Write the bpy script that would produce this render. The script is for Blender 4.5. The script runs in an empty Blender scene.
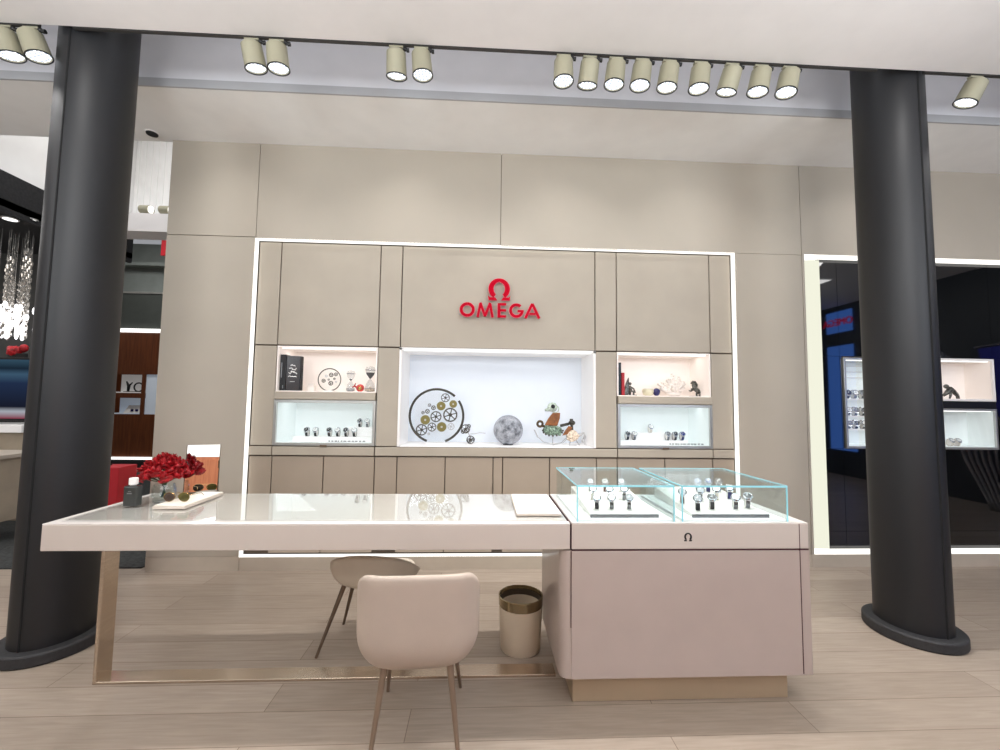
import bpy, bmesh, math, random
from mathutils import Vector, Matrix, Euler
PI = math.pi
random.seed(7)
sc = bpy.context.scene
COL = sc.collection

# ------------------------------------------------------------------ materials
def lin(c):
    return tuple(((v/255)/12.92 if v/255 <= 0.04045 else ((v/255+0.055)/1.055)**2.4) for v in c)

def new_mat(name):
    m = bpy.data.materials.new(name); m.use_nodes = True
    nt = m.node_tree; nt.nodes.clear()
    out = nt.nodes.new('ShaderNodeOutputMaterial')
    return m, nt, out

def pbr(name, rgb, rough=.5, metal=0, emit=0, emit_rgb=None, var=.04, scale=6, bump=0, bscale=80, coat=0, spec=.5, stretch=None):
    """Principled with a little procedural colour variation and optional noise bump."""
    m, nt, out = new_mat(name)
    b = nt.nodes.new('ShaderNodeBsdfPrincipled')
    tc = nt.nodes.new('ShaderNodeTexCoord')
    n = nt.nodes.new('ShaderNodeTexNoise'); n.inputs['Scale'].default_value = scale; n.inputs['Detail'].default_value = 3
    src = tc.outputs['Object']
    if stretch:
        mp = nt.nodes.new('ShaderNodeMapping'); mp.inputs['Scale'].default_value = stretch
        nt.links.new(src, mp.inputs['Vector']); src = mp.outputs['Vector']
    nt.links.new(src, n.inputs['Vector'])
    r = nt.nodes.new('ShaderNodeValToRGB')
    c = lin(rgb)
    lo = tuple(max(0, v*(1-var*2)) for v in c); hi = tuple(min(1, v*(1+var*2)) for v in c)
    r.color_ramp.elements[0].position = .3; r.color_ramp.elements[0].color = (*lo, 1)
    r.color_ramp.elements[1].position = .7; r.color_ramp.elements[1].color = (*hi, 1)
    nt.links.new(n.outputs['Fac'], r.inputs['Fac'])
    nt.links.new(r.outputs['Color'], b.inputs['Base Color'])
    b.inputs['Roughness'].default_value = rough
    b.inputs['Metallic'].default_value = metal
    b.inputs['Specular IOR Level'].default_value = spec
    b.inputs['Coat Weight'].default_value = coat
    b.inputs['Coat Roughness'].default_value = .05
    if emit:
        b.inputs['Emission Color'].default_value = (*lin(emit_rgb or rgb), 1)
        b.inputs['Emission Strength'].default_value = emit
    if bump:
        n2 = nt.nodes.new('ShaderNodeTexNoise'); n2.inputs['Scale'].default_value = bscale; n2.inputs['Detail'].default_value = 2
        nt.links.new(tc.outputs['Object'], n2.inputs['Vector'])
        bp = nt.nodes.new('ShaderNodeBump'); bp.inputs['Strength'].default_value = bump; bp.inputs['Distance'].default_value = .004
        nt.links.new(n2.outputs['Fac'], bp.inputs['Height']); nt.links.new(bp.outputs['Normal'], b.inputs['Normal'])
    nt.links.new(b.outputs['BSDF'], out.inputs['Surface'])
    return m

def emis(name, rgb, s):
    m, nt, out = new_mat(name)
    e = nt.nodes.new('ShaderNodeEmission'); e.inputs['Color'].default_value = (*lin(rgb), 1); e.inputs['Strength'].default_value = s
    nt.links.new(e.outputs['Emission'], out.inputs['Surface'])
    return m

def thin_glass(name, tint=(250, 253, 253), refl=1.0, ior=1.45, rough=0.0):
    m, nt, out = new_mat(name)
    t = nt.nodes.new('ShaderNodeBsdfTransparent'); t.inputs['Color'].default_value = (*lin(tint), 1)
    g = nt.nodes.new('ShaderNodeBsdfGlossy'); g.inputs['Roughness'].default_value = rough
    f = nt.nodes.new('ShaderNodeFresnel'); f.inputs['IOR'].default_value = ior
    mul = nt.nodes.new('ShaderNodeMath'); mul.operation = 'MULTIPLY'; mul.inputs[1].default_value = refl; mul.use_clamp = True
    mx = nt.nodes.new('ShaderNodeMixShader')
    geo = nt.nodes.new('ShaderNodeNewGeometry'); mi_ = nt.nodes.new('ShaderNodeMix')   # the node inverts the IOR on back faces
    mi_.inputs['A'].default_value = ior; mi_.inputs['B'].default_value = 1/ior
    nt.links.new(geo.outputs['Backfacing'], mi_.inputs['Factor']); nt.links.new(mi_.outputs['Result'], f.inputs['IOR'])
    nt.links.new(f.outputs[0], mul.inputs[0]); nt.links.new(mul.outputs[0], mx.inputs['Fac'])
    nt.links.new(t.outputs[0], mx.inputs[1]); nt.links.new(g.outputs[0], mx.inputs[2])
    nt.links.new(mx.outputs[0], out.inputs['Surface'])
    return m

def floor_mat():
    m, nt, out = new_mat('oak_floor')
    b = nt.nodes.new('ShaderNodeBsdfPrincipled'); tc = nt.nodes.new('ShaderNodeTexCoord')
    mp = nt.nodes.new('ShaderNodeMapping'); mp.inputs['Location'].default_value = (.31, .07, 0)
    nt.links.new(tc.outputs['Object'], mp.inputs['Vector'])
    br = nt.nodes.new('ShaderNodeTexBrick')
    br.offset = .37; br.inputs['Scale'].default_value = 1; br.inputs['Brick Width'].default_value = 1.9; br.inputs['Row Height'].default_value = .205
    br.inputs['Mortar Size'].default_value = .0022; br.inputs['Mortar Smooth'].default_value = .3; br.inputs['Bias'].default_value = 0
    br.inputs['Color1'].default_value = (*lin((170, 157, 144)), 1); br.inputs['Color2'].default_value = (*lin((153, 140, 127)), 1)
    br.inputs['Mortar'].default_value = (*lin((118, 101, 87)), 1)
    nt.links.new(mp.outputs['Vector'], br.inputs['Vector'])
    mp2 = nt.nodes.new('ShaderNodeMapping'); mp2.inputs['Scale'].default_value = (1.2, 16, 1)
    nt.links.new(tc.outputs['Object'], mp2.inputs['Vector'])
    n = nt.nodes.new('ShaderNodeTexNoise'); n.inputs['Scale'].default_value = 3.5; n.inputs['Detail'].default_value = 7; n.inputs['Distortion'].default_value = .6
    nt.links.new(mp2.outputs['Vector'], n.inputs['Vector'])
    r = nt.nodes.new('ShaderNodeValToRGB'); r.color_ramp.elements[0].position = .25; r.color_ramp.elements[1].position = .8
    r.color_ramp.elements[0].color = (.8, .78, .76, 1); r.color_ramp.elements[1].color = (1.08, 1.07, 1.06, 1)
    nt.links.new(n.outputs['Fac'], r.inputs['Fac'])
    mx = nt.nodes.new('ShaderNodeMix'); mx.data_type = 'RGBA'; mx.blend_type = 'MULTIPLY'; mx.inputs['Factor'].default_value = 1
    nt.links.new(br.outputs['Color'], mx.inputs['A']); nt.links.new(r.outputs['Color'], mx.inputs['B'])
    nt.links.new(mx.outputs['Result'], b.inputs['Base Color'])
    b.inputs['Roughness'].default_value = .42
    bp = nt.nodes.new('ShaderNodeBump'); bp.inputs['Strength'].default_value = .15; bp.inputs['Distance'].default_value = .003
    nt.links.new(n.outputs['Fac'], bp.inputs['Height']); nt.links.new(bp.outputs['Normal'], b.inputs['Normal'])
    nt.links.new(b.outputs['BSDF'], out.inputs['Surface'])
    return m

def moon_mat():
    m, nt, out = new_mat('moon_rock')
    b = nt.nodes.new('ShaderNodeBsdfPrincipled'); tc = nt.nodes.new('ShaderNodeTexCoord')
    n = nt.nodes.new('ShaderNodeTexNoise'); n.inputs['Scale'].default_value = 14; n.inputs['Detail'].default_value = 8; n.inputs['Roughness'].default_value = .7
    v = nt.nodes.new('ShaderNodeTexVoronoi'); v.inputs['Scale'].default_value = 22
    nt.links.new(tc.outputs['Object'], n.inputs['Vector']); nt.links.new(tc.outputs['Object'], v.inputs['Vector'])
    r = nt.nodes.new('ShaderNodeValToRGB'); r.color_ramp.elements[0].position = .35; r.color_ramp.elements[1].position = .68
    r.color_ramp.elements[0].color = (*lin((68, 72, 80)), 1); r.color_ramp.elements[1].color = (*lin((198, 202, 210)), 1)
    nt.links.new(n.outputs['Fac'], r.inputs['Fac']); nt.links.new(r.outputs['Color'], b.inputs['Base Color'])
    bp = nt.nodes.new('ShaderNodeBump'); bp.inputs['Strength'].default_value = .6; bp.inputs['Distance'].default_value = .01
    nt.links.new(v.outputs['Distance'], bp.inputs['Height']); nt.links.new(bp.outputs['Normal'], b.inputs['Normal'])
    b.inputs['Roughness'].default_value = .6
    nt.links.new(b.outputs['BSDF'], out.inputs['Surface'])
    return m

def led_grid_mat():
    m, nt, out = new_mat('led_lens')
    e = nt.nodes.new('ShaderNodeEmission'); e.inputs['Strength'].default_value = 1
    tc = nt.nodes.new('ShaderNodeTexCoord'); br = nt.nodes.new('ShaderNodeTexBrick'); br.offset = 0
    br.inputs['Scale'].default_value = 1; br.inputs['Brick Width'].default_value = .022; br.inputs['Row Height'].default_value = .022; br.inputs['Mortar Size'].default_value = .0035
    br.inputs['Color1'].default_value = (2.6, 2.6, 2.6, 1); br.inputs['Color2'].default_value = (2.0, 2.05, 2.1, 1); br.inputs['Mortar'].default_value = (.55, .62, .72, 1)
    nt.links.new(tc.outputs['Object'], br.inputs['Vector']); nt.links.new(br.outputs['Color'], e.inputs['Color'])
    nt.links.new(e.outputs[0], out.inputs['Surface'])
    return m

def wood_mat(name, c1, c2, emit=0):
    m, nt, out = new_mat(name)
    b = nt.nodes.new('ShaderNodeBsdfPrincipled'); tc = nt.nodes.new('ShaderNodeTexCoord')
    mp = nt.nodes.new('ShaderNodeMapping'); mp.inputs['Scale'].default_value = (9, 9, .8); nt.links.new(tc.outputs['Object'], mp.inputs['Vector'])
    n = nt.nodes.new('ShaderNodeTexNoise'); n.inputs['Scale'].default_value = 3; n.inputs['Detail'].default_value = 6
    nt.links.new(mp.outputs['Vector'], n.inputs['Vector'])
    r = nt.nodes.new('ShaderNodeValToRGB'); r.color_ramp.elements[0].position = .3; r.color_ramp.elements[1].position = .7
    r.color_ramp.elements[0].color = (*lin(c1), 1); r.color_ramp.elements[1].color = (*lin(c2), 1)
    nt.links.new(n.outputs['Fac'], r.inputs['Fac']); nt.links.new(r.outputs['Color'], b.inputs['Base Color'])
    b.inputs['Roughness'].default_value = .4
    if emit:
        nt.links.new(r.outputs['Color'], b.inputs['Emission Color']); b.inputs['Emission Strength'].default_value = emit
    nt.links.new(b.outputs['BSDF'], out.inputs['Surface'])
    return m

def screen_mat():
    m, nt, out = new_mat('screen_picture')
    e = nt.nodes.new('ShaderNodeEmission'); e.inputs['Strength'].default_value = .7
    tc = nt.nodes.new('ShaderNodeTexCoord'); s = nt.nodes.new('ShaderNodeSeparateXYZ'); nt.links.new(tc.outputs['Generated'], s.inputs[0])
    r = nt.nodes.new('ShaderNodeValToRGB'); cr = r.color_ramp
    cr.elements[0].position = 0; cr.elements[0].color = (*lin((150, 60, 80)), 1)
    cr.elements[1].position = 1; cr.elements[1].color = (*lin((60, 90, 110)), 1)
    for p, c in ((.12, (190, 195, 205)), (.2, (30, 34, 50)), (.6, (40, 55, 85)), (.75, (70, 100, 125)), (.85, (30, 45, 60))):
        el = cr.elements.new(p); el.color = (*lin(c), 1)
    nt.links.new(s.outputs['Z'], r.inputs['Fac']); nt.links.new(r.outputs['Color'], e.inputs['Color'])
    nt.links.new(e.outputs[0], out.inputs['Surface'])
    return m

M = {}
M['floor'] = floor_mat()
M['carpet'] = pbr('dark_carpet', (58, 60, 60), .95, var=.25, scale=40, bump=.3, bscale=300)
M['ceil'] = pbr('white_ceiling', (226, 222, 220), .9, var=.01)
M['ceil2'] = pbr('warm_white_ceiling', (236, 235, 233), .9, var=.01)
M['cove'] = pbr('cove_white', (222, 222, 226), .9, var=.01)
M['lip'] = pbr('cove_lip_shade', (170, 170, 172), .8, var=.01)  # shade on the lip put into its grey
M['wall'] = pbr('beige_wall_leather', (177, 168, 154), .7, var=.015, scale=2, bump=.08, bscale=220)
M['gap'] = pbr('joint_dark', (92, 80, 68), .9)
M['panel'] = pbr('beige_padded_panel', (170, 160, 145), .55, var=.02, scale=3, bump=.08, bscale=260)
M['door'] = pbr('taupe_cabinet_door', (158, 144, 128), .5, var=.02, scale=3, bump=.06, bscale=260)
M['plinth'] = pbr('pale_plinth', (188, 177, 162), .45, var=.02)
M['led'] = emis('led_white', (255, 252, 246), 1.5)
M['cream_glow'] = emis('cream_glow', (244, 244, 224), 1.0)  # LED light falling on the cove, put in as its own glow
M['led_soft'] = emis('led_soft', (255, 253, 250), 1.6)
M['white'] = pbr('white_lacquer', (236, 233, 230), .35, var=.01)
M['white_glow'] = pbr('white_added_glow', (236, 234, 233), .5, emit=.14, emit_rgb=(255, 252, 248), var=.005)  # glow added to the white in place of light falling on it
M['case_glow'] = pbr('case_added_glow', (232, 237, 236), .5, emit=.17, emit_rgb=(240, 248, 248), var=.005)  # case lining brightened by a glow of its own
M['blue_glow'] = pbr('cool_added_glow', (230, 235, 241), .5, emit=.14, emit_rgb=(206, 226, 248), var=.005)  # cool light put into the surface as glow
M['warm_glow'] = pbr('warm_added_glow', (240, 232, 226), .5, emit=.12, emit_rgb=(255, 240, 228), var=.005)  # warm light put into the surface as glow
M['silver'] = pbr('satin_silver', (196, 196, 192), .32, .75)
M['tabletop'] = pbr('white_table_lacquer', (226, 219, 214), .22, var=.008, coat=.3)
M['table'] = pbr('blush_lacquer', (197, 186, 177), .32, var=.01, coat=.15)
M['counter'] = pbr('counter_lacquer', (177, 162, 154), .32, var=.012, coat=.25)
M['seam'] = pbr('burgundy_seam', (64, 24, 30), .7)
M['kick'] = pbr('brass_kick', (196, 176, 148), .35, .45, var=.02)
M['steel'] = pbr('brushed_steel', (200, 184, 166), .26, .92, var=.05, scale=4, stretch=(1, 1, 40))
M['glass'] = thin_glass('clear_glass')
M['glass_grey'] = thin_glass('hourglass_glass', (238, 241, 242), 1.2, 1.5)
M['glass_case'] = thin_glass('case_glass', (253, 254, 254), .6)
M['glass_case_top'] = thin_glass('showcase_glass', (249, 253, 253), .9)
M['glass_table'] = thin_glass('table_glass', (252, 253, 252), 1.0, 1.6)
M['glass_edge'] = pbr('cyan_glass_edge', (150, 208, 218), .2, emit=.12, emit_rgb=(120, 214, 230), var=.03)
M['column'] = pbr('charcoal_column', (23, 24, 27), .5, .0, var=.05, scale=2, stretch=(8, 8, .5))
M['colgap'] = pbr('column_joint', (12, 12, 13), .9)
M['colbase'] = pbr('column_base_slate', (44, 44, 46), .65, var=.12, scale=60)
M['black'] = pbr('black_plastic', (20, 20, 21), .4)
M['track'] = pbr('dark_track', (62, 60, 58), .5, .3)
M['lamp'] = pbr('champagne_lamp_metal', (166, 162, 140), .42, .25, var=.03)
M['ledlens'] = led_grid_mat()
M['gloss'] = pbr('black_gloss_panel', (7, 8, 11), .03, 0, var=.05, spec=1.0)
M['red'] = pbr('red_enamel', (178, 0, 32), .8, emit=.02, spec=.1)
M['redrim'] = pbr('pink_letter_rim', (236, 120, 142), .4, emit=.05)
M['rose'] = pbr('red_petal', (158, 4, 18), .6, var=.3, scale=30, bump=.3, bscale=60)
M['redbox'] = pbr('red_plinth', (166, 12, 30), .5, var=.05)
M['stem'] = pbr('stem_green', (60, 74, 44), .6, var=.2)
M['leather'] = pbr('cream_leather', (184, 169, 156), .6, var=.02, bump=.12, bscale=240)
M['taupe'] = pbr('taupe_leather', (214, 204, 188), .6, var=.02, bump=.12, bscale=240)
M['legm'] = pbr('bronze_leg', (142, 124, 108), .35, .6)
M['legd'] = pbr('dark_bronze_leg', (112, 96, 80), .4, .5)
M['bin'] = pbr('bin_leather', (216, 202, 180), .55, var=.02, bump=.1, bscale=200)
M['bronze'] = pbr('polished_bronze', (156, 140, 110), .18, .9)
M['dark_in'] = pbr('bin_inside', (70, 58, 44), .6)
M['mirror'] = pbr('mirror_glass', (235, 235, 235), .01, 1.0, var=0)
M['brassf'] = pbr('dark_brass', (92, 78, 60), .3, .8)
M['bottle'] = pbr('black_bottle', (52, 54, 52), .25, var=.05)
M['lens'] = pbr('olive_lens', (92, 84, 36), .06, .35, spec=.8, var=.3, scale=12)
M['lens2'] = pbr('brown_lens', (86, 68, 58), .06, .35, spec=.8, var=.3, scale=12)
M['gold'] = pbr('gold_wire', (170, 140, 84), .25, .9)
M['traytop'] = pbr('cream_tray', (226, 220, 208), .45)
M['pad'] = pbr('white_leather_pad', (236, 230, 224), .5)
M['padedge'] = pbr('pad_edge', (200, 188, 176), .5)
M['gun'] = pbr('gunmetal', (140, 140, 142), .3, .7)
M['strap_black'] = pbr('black_strap', (26, 26, 28), .5)
M['strap_steel'] = pbr('steel_bracelet', (118, 120, 124), .25, .9, var=.1, scale=200)
M['strap_brown'] = pbr('brown_strap', (92, 52, 40), .55)
M['strap_blue'] = pbr('blue_strap', (34, 40, 92), .5)
M['strap_pale'] = pbr('pale_strap', (216, 206, 196), .5)
M['dial_black'] = pbr('black_dial', (24, 26, 30), .25)
M['dial_white'] = pbr('white_dial', (232, 232, 230), .3)
M['dial_blue'] = pbr('blue_dial', (36, 48, 120), .25)
M['dial_grey'] = pbr('grey_dial', (120, 122, 126), .3)
M['chrome'] = pbr('case_steel', (196, 198, 202), .15, 1.0)
M['gear_dark'] = pbr('gear_dark_steel', (74, 72, 66), .35, .6)
M['gear_brass'] = pbr('gear_olive_brass', (124, 116, 66), .4, .5)
M['gear_pale'] = pbr('gear_pale', (190, 190, 192), .4, .5)
M['moon'] = moon_mat()
M['coral'] = pbr('white_coral', (232, 224, 216), .8, var=.05)
M['brownw'] = pbr('brown_wing', (140, 84, 40), .5, var=.2, scale=30)
M['creamb'] = pbr('cream_shell', (214, 196, 176), .5, var=.25, scale=60)
M['greenb'] = pbr('green_stone', (118, 140, 122), .3, .2, var=.5, scale=70)
M['paleg'] = pbr('pale_green_enamel', (196, 210, 196), .35, var=.2, scale=50)
M['sand'] = pbr('dark_sand', (92, 92, 94), .8)
M['orange_red'] = pbr('red_orange_ball', (200, 70, 66), .4, var=.2, scale=40)
M['navy'] = pbr('navy_glass', (40, 38, 92), .2, var=.2, scale=30)
M['cream_bowl'] = pbr('cream_bowl', (214, 208, 180), .4)
M['pewter'] = pbr('pewter', (96, 96, 92), .35, .7, var=.4, scale=60)
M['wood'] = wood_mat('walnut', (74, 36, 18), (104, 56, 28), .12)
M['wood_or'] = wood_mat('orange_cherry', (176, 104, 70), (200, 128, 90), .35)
M['darkwall'] = pbr('dark_grey_wall', (128, 134, 130), .7, var=.03)
M['darkpanel'] = pbr('dark_panel', (70, 74, 70), .6)
M['blackceil'] = pbr('black_ceiling', (22, 22, 24), .8, var=.3, scale=40)
M['crystal'] = pbr('silver_crystal', (190, 186, 180), .15, .8, emit=.06, emit_rgb=(230, 226, 220), var=.35, scale=40)
M['sparkle'] = emis('sparkle_white', (255, 253, 255), 3.2)
M['screen'] = screen_mat()
M['beigecab'] = pbr('beige_counter', (176, 162, 142), .5)
M['street'] = emis('blue_window', (70, 112, 190), 1.1)
M['street2'] = emis('pale_window', (150, 170, 190), .9)
M['frontwall'] = pbr('front_wall_dark', (64, 64, 62), .7)
M['frontwall2'] = pbr('front_wall_pale', (196, 188, 180), .8)
M['rightwall'] = pbr('dark_right_wall', (34, 38, 37), .6)
M['street4'] = emis('bright_blue_window', (70, 116, 205), 3.4)
M['street3'] = emis('dim_window', (40, 54, 84), .5)
M['bluecloth'] = pbr('royal_blue_cloth', (20, 28, 150), .6, emit=.25)
M['redsign'] = emis('red_window_sign', (230, 30, 60), 1.6)

# ------------------------------------------------------------------ mesh kit
class MB:
    def __init__(self): self.bm = bmesh.new()
    def box(self, x0, x1, y0, y1, z0, z1, mi=0, faces=None):
        x0, x1 = sorted((x0, x1)); y0, y1 = sorted((y0, y1)); z0, z1 = sorted((z0, z1))
        v = [self.bm.verts.new(p) for p in ((x0,y0,z0),(x1,y0,z0),(x1,y1,z0),(x0,y1,z0),(x0,y0,z1),(x1,y0,z1),(x1,y1,z1),(x0,y1,z1))]
        for k, q in enumerate(((3,2,1,0),(4,5,6,7),(0,1,5,4),(1,2,6,5),(2,3,7,6),(3,0,4,7))):  # bottom top front right back left
            if faces and k not in faces: continue
            f = self.bm.faces.new([v[i] for i in q]); f.material_index = mi
        return self
    def prism(self, pts, a, b, axis='Y', mi=0):
        """pts 2D polygon (x,z for Y axis / x,y for Z axis / y,z for X axis) extruded from a to b"""
        def P(p, t): return {'Y': (p[0], t, p[1]), 'Z': (p[0], p[1], t), 'X': (t, p[0], p[1])}[axis]
        A = [self.bm.verts.new(P(p, a)) for p in pts]; B = [self.bm.verts.new(P(p, b)) for p in pts]
        n = len(pts)
        fs = [self.bm.faces.new(A), self.bm.faces.new(B[::-1])]
        for i in range(n): fs.append(self.bm.faces.new((A[i], B[i], B[(i+1) % n], A[(i+1) % n])))
        for f in fs: f.material_index = mi
        return self
    def lathe(self, prof, c=(0,0,0), seg=32, axis='Z', mi=0, cap=True):
        """prof: list of (r, h)"""
        def P(r, h, t):
            x, y = r*math.cos(t), r*math.sin(t)
            q = {'Z': (x, y, h), 'Y': (x, h, y), 'X': (h, x, y)}[axis]
            return (c[0]+q[0], c[1]+q[1], c[2]+q[2])
        rings = []
        for r, h in prof:
            if r < 1e-6: rings.append([self.bm.verts.new(P(0, h, 0))])
            else: rings.append([self.bm.verts.new(P(r, h, 2*PI*i/seg)) for i in range(seg)])
        for a, b in zip(rings, rings[1:]):
            for i in range(seg):
                j = (i+1) % seg
                q = [a[i % len(a)], a[j % len(a)], b[j % len(b)], b[i % len(b)]]
                u = []
                for k in q:
                    if k not in u: u.append(k)
                if len(u) > 2: self.bm.faces.new(u).material_index = mi
        if cap:
            for r in (rings[0], rings[-1]):
                if len(r) > 2: self.bm.faces.new(r).material_index = mi
        return self
    def tube(self, pts, rad, seg=10, closed=False, mi=0, flat=1.0, up=None):
        pts = [Vector(p) for p in pts]; n = len(pts)
        rads = rad if isinstance(rad, (list, tuple)) else [rad]*n
        rings = []; prev = None
        for i, p in enumerate(pts):
            if closed: d = pts[(i+1) % n]-pts[i-1]
            else: d = pts[min(i+1, n-1)]-pts[max(i-1, 0)]
            d.normalize()
            ref = Vector(up) if up else (Vector((0,0,1)) if abs(d.z) < .9 else Vector((1,0,0)))
            if prev is not None and not up:
                s = prev-d*prev.dot(d)
                if s.length > 1e-4: ref = s
            s = ref-d*ref.dot(d); s.normalize(); t = d.cross(s); prev = s
            rings.append([self.bm.verts.new(p+(s*math.cos(2*PI*k/seg)*flat+t*math.sin(2*PI*k/seg))*rads[i]) for k in range(seg)])
        m = n if closed else n-1
        for i in range(m):
            a, b = rings[i], rings[(i+1) % n]
            for k in range(seg):
                self.bm.faces.new((a[k], a[(k+1) % seg], b[(k+1) % seg], b[k])).material_index = mi
        if not closed:
            self.bm.faces.new(rings[0][::-1]).material_index = mi; self.bm.faces.new(rings[-1]).material_index = mi
        return self
    def ball(self, c, r, mi=0, u=16, v=10, jitter=0):
        if not isinstance(r, (tuple, list)): r = (r, r, r)
        mt = Matrix.Translation(c) @ Matrix.Diagonal((*r, 1))
        g = bmesh.ops.create_uvsphere(self.bm, u_segments=u, v_segments=v, radius=1, matrix=mt)
        fs = set(f for w in g['verts'] for f in w.link_faces)
        for f in fs: f.material_index = mi
        if jitter:
            for w in g['verts']: w.co += Vector((random.uniform(-1,1), random.uniform(-1,1), random.uniform(-1,1)))*jitter
        return self
    def ring(self, c, R, r, axis='Y', seg=40, seg2=8, a0=0, a1=2*PI, mi=0):
        full = abs(a1-a0-2*PI) < 1e-6
        n = seg if full else seg+1
        pts = []
        for i in range(n):
            t = a0+(a1-a0)*i/seg
            x, y = R*math.cos(t), R*math.sin(t)
            pts.append({'Y': (c[0]+x, c[1], c[2]+y), 'Z': (c[0]+x, c[1]+y, c[2]), 'X': (c[0], c[1]+x, c[2]+y)}[axis])
        return self.tube(pts, r, seg2, closed=full, mi=mi)
    def build(self, name, mats, parent=None, smooth=False, bevel=0, solid=0, sub=0, world=True):
        bmesh.ops.recalc_face_normals(self.bm, faces=self.bm.faces[:])
        if parent is not None and world:
            off = Vector((0,0,0)); q = parent
            while q is not None: off += q.location; q = q.parent
            bmesh.ops.translate(self.bm, verts=self.bm.verts[:], vec=-off)
        me = bpy.data.meshes.new(name); self.bm.to_mesh(me); self.bm.free()
        for m in (mats if isinstance(mats, (list, tuple)) else [mats]): me.materials.append(M[m])
        o = bpy.data.objects.new(name, me); COL.objects.link(o); o.parent = parent
        if smooth:
            for p in me.polygons: p.use_smooth = True
            if smooth != 'all':
                try: me.set_sharp_from_angle(angle=math.radians(40))
                except Exception: pass
        if solid:
            s = o.modifiers.new('Solidify', 'SOLIDIFY'); s.thickness = solid; s.offset = 0
        if bevel:
            b = o.modifiers.new('Bevel', 'BEVEL'); b.width = bevel; b.segments = 3; b.limit_method = 'ANGLE'; b.angle_limit = math.radians(50)
        if sub:
            s = o.modifiers.new('Subsurf', 'SUBSURF'); s.levels = sub; s.render_levels = sub
        return o

def tag(o, label, cat, group=None, kind=None):
    o['label'] = label; o['category'] = cat
    if group: o['group'] = group
    if kind: o['kind'] = kind
    return o
def thing(name, label, cat, loc=(0,0,0), group=None):
    o = bpy.data.objects.new(name, None); COL.objects.link(o); o.location = loc; o.empty_display_size = .05
    return tag(o, label, cat, group)
def struct(o):
    o['kind'] = 'structure'; return o
def dup(root, loc=None, rot=None, label=None, group=None):
    def cp(o, parent):
        c = o.copy(); COL.objects.link(c); c.parent = parent
        for ch in list(o.children): cp(ch, c)
        return c
    r = cp(root, root.parent)
    if loc is not None: r.location = loc
    if rot is not None: r.rotation_euler = rot
    if label: r['label'] = label
    if group: r['group'] = group
    return r

# ------------------------------------------------------------------ the room
struct(MB().box(-9, 8, -9, 6, -.1, 0).build('floor', 'floor'))
tag(MB().box(-8.8, -2.95, .06, 5, 0, .012).build('carpet', 'carpet'), 'dark grey carpet in the next shop area beyond the left wall end', 'carpet')

# ceiling: front soffit with the track at its edge, the slot, the strip before the wall
SE = -1.34
struct(MB().box(-9, 8, -9, SE, 3.752, 3.86).build('ceiling', 'ceil'))
struct(MB().box(-9, 8, SE-.3, -.69, 4.4, 4.45).box(-9, 8, SE-.3, SE-.28, 3.86, 4.4).build('ceiling', 'cove'))
struct(MB().box(-9, 8, -.695, -.68, 3.88, 3.945).build('trim_1', 'lip'))
struct(MB().box(-9, 8, -.68, -.66, 3.90, 4.4).build('wall_cove', 'cove'))
struct(MB().box(-2.4, 8, -.68, 1.0, 3.88, 3.9).box(-5.12, -2.4, -.68, .03, 3.88, 3.9).build('ceiling', 'ceil2'))

XL = -2.875
# beige wall in large flat panels with thin joints, backing behind
w = MB()
w.box(XL, -2.086, 0, .02, .12, 2.985)
w.box(XL, -2.086, 0, .02, 2.991, 3.88)
w.box(-2.081, .168, 0, .02, 2.975, 3.88)
w.box(.173, 3.118, 0, .02, 2.975, 3.88)
w.box(2.443, 3.118, 0, .02, .12, 2.973)
w.box(3.123, 8, 0, .02, 2.985, 3.88)
w.box(3.123, 3.146, 0, .02, .12, 2.983)
struct(w.build('wall_back', 'wall', bevel=.0015))
w = MB()
w.box(XL+.001, -2.09, .021, .04, .12, 3.88).box(-2.09, 8, .021, .04, 2.99, 3.88).box(2.455, 3.135, .021, .04, .12, 2.99)
struct(w.build('wall_back', 'gap'))
struct(MB().box(XL, XL+.02, .021, .9, 0, 3.88).box(XL+.02, 8, .88, .9, 0, 3.88).build('wall_back', 'wall'))
# plinth with its joints
w = MB()
for a, b in ((XL, -2.086), (-2.082, .85), (.854, 3.118), (3.122, 8)): w.box(a, b, 0, .02, 0, .118)
struct(w.build('baseboard_back', 'plinth'))

# lit reveal round the main niche
NX0, NX1, NZ0, NZ1, NY = -2.083, 2.442, .12, 2.975, .06
QK = .985
def qx(v): return v*QK
def qz(v): return 1.5+(v-1.5)*QK
w = MB()
w.box(NX0, NX0-.006, .0, NY, NZ0, NZ1).box(NX1, NX1+.006, .0, NY, NZ0, NZ1)
w.box(NX0-.006, NX1+.006, .0, NY, NZ1, NZ1+.006).box(NX0-.006, NX1+.006, .0, NY, NZ0-.006, NZ0)
struct(w.build('trim_2', 'led'))
struct(MB().box(NX0, qx(-1.902), NY+.021, NY+.03, NZ0, NZ1).box(qx(-.97), qx(-.763), NY+.021, NY+.03, 1.0, NZ1).box(qx(1.108), qx(1.32), NY+.021, NY+.03, 1.0, NZ1).box(qx(2.256), NX1, NY+.021, NY+.03, NZ0, NZ1)
    .box(qx(-1.902), qx(2.256), NY+.021, NY+.03, qz(2.008), NZ1).box(qx(-1.902), qx(2.256), NY+.021, NY+.03, NZ0, qz(1.070)).build('wall_niche', 'gap'))
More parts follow.
